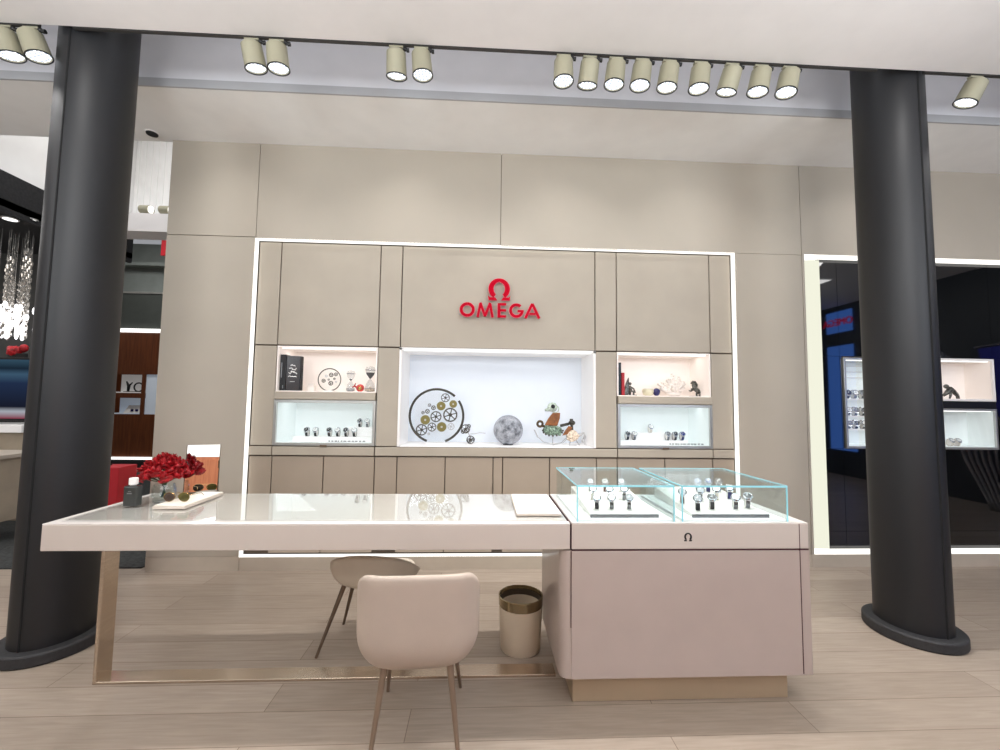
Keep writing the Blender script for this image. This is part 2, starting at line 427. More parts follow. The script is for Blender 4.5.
# padded panels on it
G = .004
XS = [(NX0+.006)/QK, -1.902, -.970, -.763, 1.108, 1.320, 2.256, (NX1-.006)/QK]
k = 3
def padded(x0, x1, z0, z1, m='panel', y=NY):
    global k
    struct(MB().box(qx(x0)+G, qx(x1)-G, y, y+.02, qz(z0)+G, qz(z1)-G).build('trim_%d' % k, m, bevel=.005)); k += 1
for i in range(7): padded(XS[i], XS[i+1], 2.008, 1.5+(NZ1-.006-1.5)/QK)
for i in (0, 2, 4, 6): padded(XS[i], XS[i+1], 1.072, 2.004)
for a, b in ((XS[0], -1.902), (-1.902, -.970), (-.970, 1.32), (1.32, 2.256), (2.256, XS[7])): padded(a, b, .985, 1.072, 'panel', NY-.015)
for a, b in ((XS[0], -1.902), (-.970, -.763), (.134, .223), (1.119, 1.32), (2.256, XS[7])): padded(a, b, .13, .981, 'door')
# base cabinets
def base_cabinet(label, edges):
    edges = [qx(e) for e in edges]
    c = thing('base_cabinet', label, 'cabinet', ((edges[0]+edges[-1])/2, NY, .12), 'base cabinets under the display niches')
    MB().box(edges[0]+.004, edges[-1]-.004, NY+.034, NY+.45, .13, qz(.978)).build('carcass', 'gap', c)
    for a, b in zip(edges, edges[1:]):
        MB().box(a+G, b-G, NY, NY+.02, .13, qz(.977)).build('door', 'door', c, bevel=.005)
base_cabinet('taupe base cabinet with two doors under the left glass watch case', [-1.902, -1.436, -.970])
base_cabinet('taupe base cabinet under the gear ring and its end of the central niche', [-.763, -.316, .134])
base_cabinet('taupe base cabinet under the bird sculpture end of the central niche', [.223, .669, 1.119])
base_cabinet('taupe base cabinet with two doors under the right glass watch case', [1.32, 1.784, 2.256])

# display niches: open liner boxes
def niche(name, label, x0, x1, z0, z1, depth, mat, frame=.014, rail=None, back=None, fl=1.0808):
    x0, x1, z0, z1 = qx(x0), qx(x1), qz(z0), qz(z1)
    if rail: rail = (qz(rail[0]), qz(rail[1]))
    t = thing(name, label, 'display niche', ((x0+x1)/2, NY, z0))
    y0, y1 = NY+.002, NY+depth
    b = MB()
    b.box(x0, x0+.012, y0, y1, z0, z1).box(x1-.012, x1, y0, y1, z0, z1).box(x0+.012, x1-.012, y0, y1, z1-.012, z1).box(x0+.012, x1-.012, y0, y1, z0-.002, fl)
    b.build('liner', mat, t)
    MB().box(x0, x1, y1, y1+.012, z0, z1).build('back_panel', back or mat, t)
    MB().box(x0+.03, x1-.03, y0+.03, y0+.055, z1-.022, z1-.0125).build('light_strip', 'led_soft', t)
    if frame:
        f = MB()
        f.box(x0-.003, x0+frame, NY-.012, NY+.0015, z0, z1).box(x1-frame, x1+.003, NY-.012, NY+.0015, z0, z1).box(x0-.003, x1+.003, NY-.012, NY+.0015, z1-frame, z1+.003)
        f.build('frame', 'white', t)
    if rail:
        MB().box(x0+.002, x1-.002, NY-.03, NY+.2, rail[0], rail[1]).build('rail', 'panel', t, bevel=.006)
    return t
niche('display_niche', 'large white lit central niche holding the gear ring and grey globe', -.763, 1.108, 1.075, 2.004, .50, 'white_glow', .02, back='blue_glow')
niche('display_niche', 'small open lit niche with black books and hourglasses', -1.898, -.974, 1.575, 2.002, .38, 'warm_glow', 0, (1.502, 1.574), fl=1.5808)
niche('display_niche', 'small open lit niche with the white coral', 1.324, 2.252, 1.575, 2.002, .38, 'warm_glow', 0, (1.502, 1.574), fl=1.5808)

def glass_case(label, x0, x1, z0, z1, steps):
    x0, x1, z0, z1 = qx(x0), qx(x1), qz(z0), qz(z1)
    t = thing('glass_case', label, 'display case', ((x0+x1)/2, NY, z0), 'wall watch cases')
    b = MB(); y0, y1 = NY+.012, NY+.42
    b.box(x0+.004, x0+.014, y0, y1, z0, z1).box(x1-.014, x1-.004, y0, y1, z0, z1).box(x0+.014, x1-.014, y0, y1, z1-.01, z1).box(x0+.014, x1-.014, y0, y1, z0, z0+.008).box(x0+.004, x1-.004, y1, y1+.01, z0, z1)
    b.build('liner', 'case_glow', t)
    f = MB(); fw = .026
    f.box(x0, x0+fw, NY-.016, NY+.01, z0, z1).box(x1-fw, x1, NY-.016, NY+.01, z0, z1).box(x0+fw, x1-fw, NY-.016, NY+.01, z1-fw, z1).box(x0+fw, x1-fw, NY-.016, NY+.01, z0, z0+fw)
    f.build('frame', 'silver', t, bevel=.002)
    MB().box(x0+fw, x1-fw, NY-.004, NY+.001, z0+fw, z1-fw).build('pane', 'glass_case', t)
    MB().box((x0+x1)/2-.03, (x0+x1)/2+.03, NY-.024, NY-.016, z0-.012, z0+.008).build('latch', 'legd', t, bevel=.002)
    s = MB()
    for a in steps: s.box(*a)
    s.build('plinth', 'white_glow', t, bevel=.003)
    # a thin line of tiny lettering on the lower edge, too small to read
    g = MB(); xx = (x0+x1)/2+.04
    random.seed(3)
    while xx < x1-.1:
        wd = random.uniform(.012, .03); g.box(xx, xx+wd, NY-.0055, NY-.0042, z0+.036, z0+.047); xx += wd+random.uniform(.005, .014)
    g.build('caption', 'gun', t)
    return t
glass_case('glazed white watch case below the black books', -1.900, -.972, 1.078, 1.498,
    [(-1.80, -1.03, .29, .46, 1.094, 1.145), (-1.32, -1.03, .36, .46, 1.145, 1.235)])
glass_case('glazed white watch case below the white coral', 1.322, 2.254, 1.078, 1.498,
    [(1.40, 2.10, .29, .46, 1.094, 1.137), (1.52, 2.0, .36, .46, 1.137, 1.205)])

# ------------------------------------------------------------------ wall sign
S = thing('wall_sign', 'red raised OMEGA letters and omega symbol on the beige wall panel', 'sign', (.17, NY-.05, 2.28))
SY0, SY1 = NY-.065, NY-.04
def arcpts(cx, cz, R, a0, a1, n=24, sx=1.0): return [(cx+R*sx*math.cos(math.radians(a0+(a1-a0)*i/n)), cz+R*math.sin(math.radians(a0+(a1-a0)*i/n))) for i in range(n+1)]
def stroke(pl, wd):
    """2-D polyline thickened to a polygon"""
    L, Rr = [], []
    for i, p in enumerate(pl):
        a = Vector(pl[max(i-1, 0)]); b = Vector(pl[min(i+1, len(pl)-1)]); d = (b-a).normalized(); n = Vector((-d.y, d.x))*wd/2
        L.append((p[0]+n.x, p[1]+n.y)); Rr.append((p[0]-n.x, p[1]-n.y))
    return L+Rr[::-1]
def sign_letter(polys, name='letter'):
    o = MB()
    for j_, pl in enumerate(polys): o.prism(pl, SY0-.0008*j_, SY1)
    ob = o.build(name, 'red', S)
    r = MB()
    for pl in polys:
        c = Vector((sum(p[0] for p in pl)/len(pl), sum(p[1] for p in pl)/len(pl)))
        # rim: outline tube round each stroke
        r.tube([(p[0], SY0+.004, p[1]) for p in pl], .0032, 5, closed=True)
    r.build('rim', 'redrim', ob)
    return ob
zc0, zc1 = 2.290, 2.426; H = zc1-zc0; W = .026
def xs(px): return -.207+(px-165)/670*.76
cx = xs(232); sign_letter([stroke(arcpts(cx, (zc0+zc1)/2, H/2-W/2, 91, 270, 20, 1.02), W), stroke(arcpts(cx, (zc0+zc1)/2, H/2-W/2, -90, 91, 20, 1.02), W)])
sign_letter([stroke([(xs(318), zc0), (xs(340), zc1-.006)], W*.85), stroke([(xs(338), zc1), (xs(378), zc0+.01)], W*.85), stroke([(xs(378), zc0+.01), (xs(420), zc1)], W*.85), stroke([(xs(418), zc1-.006), (xs(440), zc0)], W*.85)])
sign_letter([stroke([(xs(493), zc0), (xs(493), zc1)], W)]+[stroke([(xs(493)+.012, z), (xs(552), z)], W*.8) for z in (zc0+W*.4, (zc0+zc1)/2, zc1-W*.4)])
cx = xs(637); sign_letter([stroke(arcpts(cx, (zc0+zc1)/2, H/2-W/2, 48, 360, 28, 1.0), W), stroke([(cx+.012, (zc0+zc1)/2-.004), (cx+H/2, (zc0+zc1)/2-.004)], W*.8)])
sign_letter([stroke([(xs(712), zc0), (xs(768), zc1)], W*.9), stroke([(xs(768), zc1), (xs(826), zc0)], W*.9), stroke([(xs(745), zc0+.04), (xs(795), zc0+.04)], W*.7)])
# the omega symbol: open ring on two feet
cx, cz, R = xs(493), 2.560, .100
def omega_polys(cx, cz, R, W):
    ring = []
    n = 36
    outer = arcpts(cx, cz, R, -58, 238, n); inner = arcpts(cx, cz+R*.02, R-W, -58, 238, n)
    polys = []
    # thick at sides, thinner at the top: variable stroke
    out, inn = [], []
    for i in range(n+1):
        t = math.radians(-58+296*i/n); th = W*(.72+.35*abs(math.cos(t)))
        out.append((cx+R*math.cos(t), cz+R*math.sin(t))); inn.append((cx+(R-th)*math.cos(t), cz+(R-th)*math.sin(t)))
    h = n//2
    polys.append(out[:h+1]+inn[:h+1][::-1]); polys.append(out[h:]+inn[h:][::-1])
    zb = cz-R*1.08
    for s in (1, -1):
        polys.append([(cx+s*R*.20, zb), (cx+s*R*.98, zb), (cx+s*R*1.04, zb+R*.42), (cx+s*R*.86, zb+R*.26), (cx+s*R*.36, zb+R*.26)])
    return polys
sign_letter(omega_polys(cx, cz, R, .043), 'omega_symbol')
for px in (165, 300, 318, 440, 493, 545, 580, 660, 712, 826): MB().lathe([(.004, SY1), (.004, NY)], (xs(px), 0, zc0+.03), 8, 'Y').build('mounting_pin', 'gun', S)
for px in (455, 535): MB().lathe([(.004, SY1), (.004, NY)], (xs(px), 0, 2.475), 8, 'Y').build('mounting_pin', 'gun', S)

# ------------------------------------------------------------------ right display recess
struct(MB().box(3.146, 8, .0, .12, 2.978, 2.984).box(3.146, 8, .0, .30, .118, .13).box(3.146, 3.36, .125, .13, .13, 2.978).build('wall_recess', 'led'))
# curved cream cove at its left side
pts = [(3.17, .122), (3.21, .105), (3.28, .092), (3.368, .086), (3.368, .12), (3.17, .124)]
struct(MB().prism(pts, .14, 2.96, 'Z').build('trim_%d' % k, 'cream_glow')); k += 1
struct(MB().box(3.372, 8, .112, .12, .132, 1.09).box(3.372, 8, .112, .12, 2.0, 2.976).box(3.372, 3.575, .112, .12, 1.09, 2.0).box(5.155, 8, .112, .12, 1.09, 2.0).box(4.192, 4.20, .112, .12, 1.09, 2.0).build('wall_recess', 'black'))
gl = thing('gloss_panel_wall', 'black mirror-gloss panels in the lit recess behind the right column', 'wall panel', (5, .1, .13))
for z0, z1, edges in ((.136, .30, (3.372, 3.555, 4.40, 5.16, 6.1, 7.05, 8)), (.303, 1.09, (3.372, 3.555, 4.40, 5.16, 6.1, 7.05, 8)), (2.0, 2.968, (3.372, 3.555, 4.40, 5.16, 6.1, 7.05, 8)), (1.093, 1.997, (3.372, 3.555)), (1.093, 1.997, (3.557, 3.577)), (1.093, 1.997, (5.16, 6.1, 7.05, 8))):
    for a, b in zip(edges, edges[1:]): MB().box(a+.0015, b-.0015, .1, .111, z0, z1).build('panel', 'gloss', gl)
def wall_box(label, x0, x1, z0, z1, inner, frame='silver', glazed=True):
    t = thing('wall_showcase', label, 'display case', ((x0+x1)/2, .10, z0), 'white showcases on the black gloss panels')
    y0, y1 = .08, .34
    b = MB(); b.box(x0, x0+.02, y0, y1, z0, z1).box(x1-.02, x1, y0, y1, z0, z1).box(x0+.02, x1-.02, y0, y1, z1-.02, z1).box(x0+.02, x1-.02, y0, y1, z0, z0+.02)
    b.build('frame', frame, t, bevel=.002)
    b = MB(); b.box(x0+.021, x1-.021, y1-.014, y1-.002, z0+.021, z1-.021).box(x0+.0205, x0+.024, y0+.02, y1-.015, z0+.021, z1-.021).box(x1-.024, x1-.0205, y0+.02, y1-.015, z0+.021, z1-.021).box(x0+.025, x1-.025, y0+.02, y1-.015, z0+.0205, z0+.024)
    b.build('liner', inner, t)
    MB().box(x0+.04, x1-.04, y0+.02, y0+.035, z1-.03, z1-.0205).build('light_strip', 'led_soft', t)
    if glazed: MB().box(x0+.021, x1-.021, y0+.004, y0+.009, z0+.021, z1-.021).build('pane', 'glass_case', t)
    return t
b1 = wall_box('tall white showcase with rows of watches left of the right column', 3.58, 4.19, 1.097, 1.985, 'case_glow')
s = MB()
for z in (1.80, 1.86, 1.92): s.box(3.606, 4.164, .30, .32, z, z+.006)
s.build('slat', 'white', b1)
s = MB()
for z in (1.57, 1.40, 1.27): s.box(3.606, 4.164, .12, .32, z, z+.012)
s.build('shelf', 'white_glow', b1)
wall_box('open pinkish-white showcase with dark figurine right of the right column', 4.205, 5.15, 1.57, 1.995, 'warm_glow', 'white', False)
tag(MB().box(4.205, 5.15, .082, .30, 1.497, 1.568).build('shelf_bar', 'black', bevel=.003), 'black shelf bar between the two right showcases', 'shelf')
b3 = wall_box('lower glazed showcase with white slope right of the right column', 4.205, 5.15, 1.095, 1.495, 'case_glow')
MB().prism([(4.25, 1.1195), (4.86, 1.1195), (4.66, 1.30), (4.25, 1.40)], .25, .32).build('sloped_stand', 'white_glow', b3)

# ------------------------------------------------------------------ columns
def column(label, cx, cy, seam_ang):
    t = thing('column', label, 'column', (cx, cy, 0), 'charcoal oval columns')
    def oval(a, b, n=72): return [(cx+a*math.cos(2*PI*i/n), cy+b*math.sin(2*PI*i/n)) for i in range(n)]
    MB().prism(oval(.182, .212), .06, 4.4, 'Z').build('shaft', 'column', t, smooth=True)
    MB().prism(oval(.25, .268), 0, .07, 'Z').build('base', 'colbase', t, smooth=True, bevel=.012)
    s = MB(); a = math.radians(seam_ang)
    px, py = cx+.181*math.cos(a), cy+.211*math.sin(a)
    s.lathe([(.0065, .07), (.0065, 4.39)], (px, py, 0), 10).build('joint', 'colgap', t)
    return t
column('charcoal oval column at the right, in front of the black gloss recess', 2.915, -1.10, -88)
column('charcoal oval column at the left, behind the table end', -2.56, -1.10, -88)

# ------------------------------------------------------------------ table with counter
TY0, TY1, TZ0, TZ1 = -1.7635, -1.10, .775, .901
T = thing('sales_table', 'long blush-white lacquered sales table on a steel frame', 'table', (-.8, -1.43, 0))
MB().box(-2.047, .459, TY0, TY1, TZ0, TZ1-.006).build('table_top', 'table', T, bevel=.004)
b = MB().box(-2.046, .459, TY0+.001, TY0+.045, TZ1-.0055, TZ1).box(-2.046, .459, TY1-.02, TY1-.001, TZ1-.0055, TZ1).box(-2.046, -2.0, TY0+.046, TY1-.021, TZ1-.0055, TZ1)
b.build('top_border', 'tabletop', T)
MB().box(-1.997, .452, TY0+.049, TY1-.023, TZ1-.0057, TZ1-.0005).build('top_inlay', 'tabletop', T)
MB().box(-1.996, .451, TY0+.050, TY1-.024, TZ1+.0002, TZ1+.006).build('glass_top', 'glass_table', T)
MB().box(-2.0, .452, TY0+.0455, TY0+.0487, TZ1-.0054, TZ1+.001).build('glass_joint', 'gun', T)
fr = MB()
fr.box(-1.998, -1.980, -1.490, -1.392, .0, TZ0-.001).box(-1.980, .44, -1.490, -1.392, .0, .014)
fr.build('leg_frame', 'steel', T, bevel=.002)

C = thing('display_counter', 'blush lacquer display counter joined to the table end', 'counter', (1.07, -1.43, 0))
MB().box(.467, 1.687, TY0, TY1, TZ0, TZ1).build('counter_top', 'table', C, bevel=.004)
MB().box(.468, 1.686, TY0+.002, TY1-.002, TZ1+.0002, TZ1+.003).build('top_sheet', 'tabletop', C)
def rrect(x0, x1, y0, y1, r, n=6, sharp_right=False):
    P = []
    for cx, cy, a in ((x1-r, y1-r, 0), (x0+r, y1-r, 90), (x0+r, y0+r, 180), (x1-r, y0+r, 270)):
        r_ = r
        if sharp_right and a in (0, 270): r_ = .006; cx = x1-r_; cy = y1-r_ if a == 0 else y0+r_
        for i in range(n+1):
            t = math.radians(a+90*i/n); P.append((cx+r_*math.cos(t), cy+r_*math.sin(t)))
    return P
MB().prism(rrect(.412, 1.694, TY0+.004, TY1, .05, sharp_right=True), .155, TZ0-.007, 'Z').build('body', 'counter', C, smooth=True, bevel=.004)
MB().box(.50, 1.60, TY0+.02, TY1-.04, TZ0-.008, TZ0-.0005).build('shadow_gap', 'seam', C)
MB().box(.4665, 1.637, TY0-.001, TY0+.02, .158, TZ0-.008).build('front_panel', 'counter', C, bevel=.002)
MB().box(.4625, .466, TY0-.0005, TY0+.05, .40, TZ0-.008).box(1.6375, 1.6415, TY0-.0005, TY0+.02, .165, TZ1-.002).box(.4625, .4665, TY0+.0005, TY1-.001, TZ0, TZ1-.001).box(.467, 1.687, TY0+.0005, TY0+.02, TZ0-.0065, TZ0-.0008).build('seam', 'seam', C)
MB().box(.49, 1.612, TY0+.08, TY1-.08, 0, .16).build('toe_kick', 'kick', C, bevel=.002)
o = MB()
for pl in omega_polys(1.058, .836, .020, .0085): o.prism(pl, TY0-.0016, TY0+.002)
o.build('omega_symbol', 'black', C)

# glass showcases on the counter
def showcase(label, x0, x1):
    y0, y1, z0, z1 = TY0+.022, -1.165, TZ1+.0032, 1.086
    t = thing('glass_showcase', label, 'showcase', ((x0+x1)/2, (y0+y1)/2, z0), 'glass showcases on the counter')
    g = .008
    MB().box(x0+g, x1-g, y0+g, y1-g, z0, z0+.010).build('lining', 'white_glow', t)
    s = MB(); n = 7
    for i in range(1, n): 
        xx = x0+(x1-x0)*i/n; s.box(xx-.0015, xx+.0015, y0+.03, y1-.03, z0+.0101, z0+.0112)
    s.build('groove', 'padedge', t)
    for a in ((x0+g, x1-g, y0, y0+g-.001, z0, z1-g), (x0+g, x1-g, y1-g+.001, y1, z0, z1-g), (x0, x0+g-.001, y0, y1, z0, z1-g), (x1-g+.001, x1, y0, y1, z0, z1-g), (x0, x1, y0, y1, z1-g+.0005, z1)):
        MB().box(*a).build('pane', 'glass_case_top', t)
    e = MB(); r = .0055
    for x in (x0, x1-r):
        e.box(x, x+r, y0-.001, y0+r-.001, z0, z1)
    e.box(x0, x1, y0-.0012, y0+.001, z1-.009, z1+.0006)
    for x in (x0-.0012, x1-.001): e.box(x, x+.0022, y0, y1, z1-.007, z1+.0006)
    e.box(x0, x1, y1-.001, y1+.001, z1-.004, z1+.0006)
    e.build('polished_edge', 'glass_edge', t)
    return t
showcase('left glass showcase with cyan edges on the counter, nearest the table', .498, 1.002)
showcase('right glass showcase with cyan edges at the counter end', 1.040, 1.600)

# trays in the showcases
def watch_tray(label, x0, x1, y0, y1):
    t = thing('watch_tray', label, 'tray', ((x0+x1)/2, (y0+y1)/2, TZ1+.014), 'watch trays in the glass showcases')
    z0 = TZ1+.0135
    MB().prism([(y0+.004, z0), (y1, z0), (y1, z0+.065), (y0+.004, z0+.018)], x0, x1, 'X').build('cushion', 'pad', t, bevel=.004)
    MB().box(x0-.004, x1+.004, y0-.004, y0+.003, z0, z0+.018).build('front_bar', 'gun', t, bevel=.002)
    return t
watch_tray('white watch tray with grey front bar in the left glass showcase', .58, .93, -1.705, -1.22)
watch_tray('white watch tray with grey front bar in the right glass showcase', 1.115, 1.52, -1.705, -1.22)

# ------------------------------------------------------------------ watches
MESH = {}
def watch_meshes():
    def mk(name, mb): 
        o = mb.build(name, 'chrome'); me = o.data; bpy.data.objects.remove(o); return me
    pts = [(0, .024*math.cos(2*PI*i/28), .032+.032*math.sin(2*PI*i/28)) for i in range(28)]
    b = MB(); ring = []
    for p in pts:
        d = Vector((0, p[1]*1.0, p[2]-.032)); d.normalize()
        row = []
        for x, o_ in ((-.009, 0), (.009, 0), (.009, .003), (-.009, .003)): row.append(b.bm.verts.new((x, p[1]+d.y*o_, p[2]+d.z*o_)))
        ring.append(row)
    for i in range(28):
        a, c = ring[i], ring[(i+1) % 28]
        for j in range(4): b.bm.faces.new((a[j], a[(j+1) % 4], c[(j+1) % 4], c[j]))
    MESH['strap'] = mk('strap', b)
    b = MB(); n = 20
    A = [b.bm.verts.new((-.0075, .0215*math.cos(2*PI*i/n), .032+.030*math.sin(2*PI*i/n))) for i in range(n)]
    B = [b.bm.verts.new((.0075, .0215*math.cos(2*PI*i/n), .032+.030*math.sin(2*PI*i/n))) for i in range(n)]
    b.bm.faces.new(A); b.bm.faces.new(B[::-1])
    for i in range(n): b.bm.faces.new((A[i], B[i], B[(i+1) % n], A[(i+1) % n]))
    MESH['pillow'] = mk('pillow', b)
    b = MB().lathe([(.019, -.005), (.0215, -.003), (.0215, .003), (.019, .0055)], seg=24)
    for s in (1, -1): b.box(-.011, .011, s*.019, s*.0245, -.004, .001)
    MESH['case'] = mk('case', b)
    MESH['dial'] = mk('dial', MB().lathe([(.0165, .0052), (.0165, .0062), (0, .0062)], seg=24))
    MESH['bezel'] = mk('bezel', MB().ring((0,0,.0055), .0182, .0022, 'Z', 24, 6))
    b = MB(); b.box(-.0008, .0008, -.001, .013, .0063, .0069).box(-.009, .001, -.0008, .0008, .0063, .0069)
    MESH['hands'] = mk('hands', b)
    MESH['crown'] = mk('crown', MB().lathe([(.003, .021), (.003, .025)], seg=10, axis='X'))
watch_meshes()
def child(name, me, mat, parent):
    o = bpy.data.objects.new(name, me); COL.objects.link(o); o.parent = parent
    o.material_slots[0].link = 'OBJECT'; o.material_slots[0].material = M[mat]
    return o
def watch(loc, label, group, strap='strap_black', dial='dial_black', case='chrome', rot=0, tilt=38, scale=1.0, bezel=None):
    t = thing('wristwatch', label, 'watch', loc, group)
    t.rotation_euler = (0, 0, math.radians(rot)); t.scale = (scale,)*3
    child('strap', MESH['strap'], strap, t); child('pillow', MESH['pillow'], 'pad', t)
    c = child('case', MESH['case'], case, t)
    a = math.radians(tilt)   # tilt of the dial's normal above the horizon
    c.location = (0, -.025*math.cos(a), .032+.033*math.sin(a)); c.rotation_euler = (PI/2-a, 0, 0)
    child('dial', MESH['dial'], dial, c); child('bezel', MESH['bezel'], bezel or case, c); child('crown', MESH['crown'], case, c)
    child('hands', MESH['hands'], 'dial_white' if dial != 'dial_white' else 'black', c)
    return t
def tray_z(y, y0=-1.705, y1=-1.22):
    z0 = TZ1+.0135; return z0+.018+(.065-.018)*(y-y0-.004)/(y1-y0-.004)
gA = 'watches on the left showcase tray'; gB = 'watches on the right showcase tray'
rowsA = [(-1.62, (.635, .715, .81), 'front', ('strap_black', 'strap_steel', 'strap_steel'), ('dial_white', 'dial_white', 'dial_grey')),
         (-1.47, (.655, .75, .835), 'middle', ('strap_pale', 'strap_pale', 'strap_steel'), ('dial_white',)*3),
         (-1.32, (.68, .77, .87), 'back', ('strap_steel', 'strap_brown', 'strap_pale'), ('dial_white',)*3)]
for y, X, row, st, dl in rowsA:
    for i, x in enumerate(X):
        watch((x, y, tray_z(y-.03)+.001), '%s wristwatch, %s of three in the %s row of the left showcase tray' % ({'strap_black': 'black-strapped', 'strap_steel': 'steel', 'strap_pale': 'pale-strapped', 'strap_brown': 'brown-strapped'}[st[i]], ('first', 'middle', 'last')[i], row), gA, st[i], dl[i], rot=-20, tilt=52, scale=1.05)
for x, y, st, dl, lab in [
    (1.175, -1.64, 'strap_black', 'dial_grey', 'large black-strapped wristwatch with grey dial at the front of the right tray'),
    (1.27, -1.49, 'strap_steel', 'dial_grey', 'steel wristwatch just behind the front black-strapped pair in the right tray'),
    (1.265, -1.62, 'strap_black', 'dial_black', 'black wristwatch, second of the front row of the right tray'),
    (1.395, -1.62, 'strap_steel', 'dial_white', 'steel wristwatch with white dial, third of the front row of the right tray'),
    (1.475, -1.60, 'strap_steel', 'dial_black', 'steel wristwatch with dark dial ending the front row of the right tray'),
    (1.145, -1.53, 'strap_brown', 'dial_grey', 'brown-strapped wristwatch at the near-left edge of the right tray'),
    (1.345, -1.32, 'strap_steel', 'dial_blue', 'steel wristwatch with blue dial, first of the back row of the right tray'),
    (1.41, -1.32, 'strap_blue', 'dial_blue', 'blue-strapped wristwatch, middle of the back row of the right tray'),
    (1.475, -1.32, 'strap_steel', 'dial_black', 'steel wristwatch with dark dial, last of the back row of the right tray'),
    (1.465, -1.45, 'strap_blue', 'dial_white', 'small blue-strapped wristwatch behind the dark-dial watch ending the front row'),
    (1.375, -1.47, 'strap_pale', 'dial_white', 'cream-strapped wristwatch at the centre of the right tray')]:
    watch((x, y, tray_z(y-.03)+.001), lab, gB, st, dl, rot=-24, tilt=52, scale=1.12)
gC = 'watches in the left wall case'; gD = 'watches in the right wall case'
nm = ['first', 'second', 'third', 'fourth', 'fifth', 'sixth']
for i, x in enumerate((-1.675, -1.59, -1.46, -1.38, -1.30, -1.22)):
    watch((x, .33, 1.1465), '%s wristwatch from the left in the front row of the left wall case' % nm[i], gC, 'strap_black', ('dial_black', 'dial_white')[i % 2], tilt=35, scale=1.25)
for i, x in enumerate((-1.19, -1.115)):
    watch((x, .40, 1.2365), '%s wristwatch on the raised step of the left wall case' % ('black-dial', 'white-dial')[i], gC, 'strap_black' if i == 0 else 'strap_steel', ('dial_black', 'dial_white')[i], tilt=35, scale=1.2)
for i, (x, st, dl) in enumerate(((1.49, 'strap_black', 'dial_black'), (1.56, 'strap_steel', 'dial_white'), (1.905, 'strap_steel', 'dial_grey'), (1.98, 'strap_black', 'dial_black'), (2.055, 'strap_blue', 'dial_blue'))):
    watch((x, .33, 1.1385), '%s wristwatch from the left in the front row of the right wall case' % nm[i], gD, st, dl, tilt=35, scale=1.25)
watch((1.757, .40, 1.2065), 'pale-strapped wristwatch alone on the raised step of the right wall case', gD, 'strap_pale', 'dial_white', tilt=35, scale=1.25)
gE = 'watches in the tall right showcase'
for r, z in enumerate((1.583, 1.413, 1.283)):
    for c_, x in enumerate((3.645, 3.72, 3.80)):
        watch((x+.03, .17, z), '%s wristwatch on the %s shelf of the tall right showcase' % (nm[c_], ('top', 'middle', 'bottom')[r]), gE, ('strap_black', 'strap_steel', 'strap_steel')[(r+c_) % 3], ('dial_black', 'dial_white', 'dial_grey')[(r+c_) % 3], tilt=20, rot=-12, scale=1.3)
for i, x in enumerate((4.73, 4.80)):
    watch((x, .16, 1.1195), '%s wristwatch at the foot of the slope in the lower right showcase' % ('first', 'second')[i], 'watches in the lower right showcase', 'strap_pale', 'dial_white', tilt=40, scale=1.1)

# ------------------------------------------------------------------ things in the central niche
def gear(mb, cx, cy, cz, R, spokes, th=.006, solid=False, teeth=None, mi=0):
    teeth = teeth or max(14, int(R*500))
    n = teeth*4
    out = []
    for i in range(n):
        a = 2*PI*i/n; r = R if (i % 4) in (0, 1) else R*.92
        out.append((cx+r*math.cos(a), cz+r*math.sin(a)))
    if solid:
        mb.prism(out, cy-th/2, cy+th/2, mi=mi)
        return
    IR = .78 if R > .03 else .62
    inner = [(cx+R*IR*math.cos(2*PI*i/n), cz+R*IR*math.sin(2*PI*i/n)) for i in range(n)]
    A = [mb.bm.verts.new((p[0], cy-th/2, p[1])) for p in out]; B = [mb.bm.verts.new((p[0], cy-th/2, p[1])) for p in inner]
    A2 = [mb.bm.verts.new((p[0], cy+th/2, p[1])) for p in out]; B2 = [mb.bm.verts.new((p[0], cy+th/2, p[1])) for p in inner]
    for i in range(n):
        j = (i+1) % n
        for q in ((A[i], A[j], B[j], B[i]), (A2[i], B2[i], B2[j], A2[j]), (A[i], A2[i], A2[j], A[j]), (B[i], B[j], B2[j], B2[i])): mb.bm.faces.new(q).material_index = mi
    for s in range(spokes):
        a = 2*PI*s/spokes+.3
        mb.tube([(cx, cy, cz), (cx+R*.82*math.cos(a), cy, cz+R*.82*math.sin(a))], R*(.07 if R > .03 else .13), 6, mi=mi)
    mb.lathe([(R*.25, -th*.8), (R*.25, th*.8)], (cx, cy, cz), 16, 'Y', mi)
def gear_plate(name, label, cx, cy, cz, R, gears, ringr, gaps, sc_, zfloor):
    t = thing(name, label, 'sculpture', (cx, cy, zfloor))
    r = MB()
    for a0, a1 in gaps: r.ring((cx, cy, cz), R, ringr, 'Y', 40, 8, math.radians(a0), math.radians(a1))
    r.build('outer_ring', 'gear_dark', t, smooth='all')
    MB().lathe([(R-.002, .002), (R-.002, .006)], (cx, cy, cz), 48, 'Y').build('clear_disc', 'glass_case', t)
    MB().box(cx-R*.35, cx+R*.35, cy-.03, cy+.03, zfloor, zfloor+.012).build('foot', 'white', t, bevel=.003)
    for i, (dx, dy, rr, kind) in enumerate(gears):
        g = MB(); x, z = cx+dx*sc_, cz-dy*sc_; yy = cy-.004-.006*(i % 3)
        if kind == 'brass':
            gear(g, x, yy, z, rr*sc_, 0, solid=True, mi=0); g.lathe([(rr*sc_*.22, -.008), (rr*sc_*.22, .006)], (x, yy, z), 14, 'Y', 1)
            g.build('gear', ['gear_brass', 'gear_pale'], t)
        else:
            gear(g, x, yy, z, rr*sc_, 6 if rr > 30 else 3); g.build('gear', 'gear_pale' if kind == 'pale' else 'gear_dark', t)
    return t
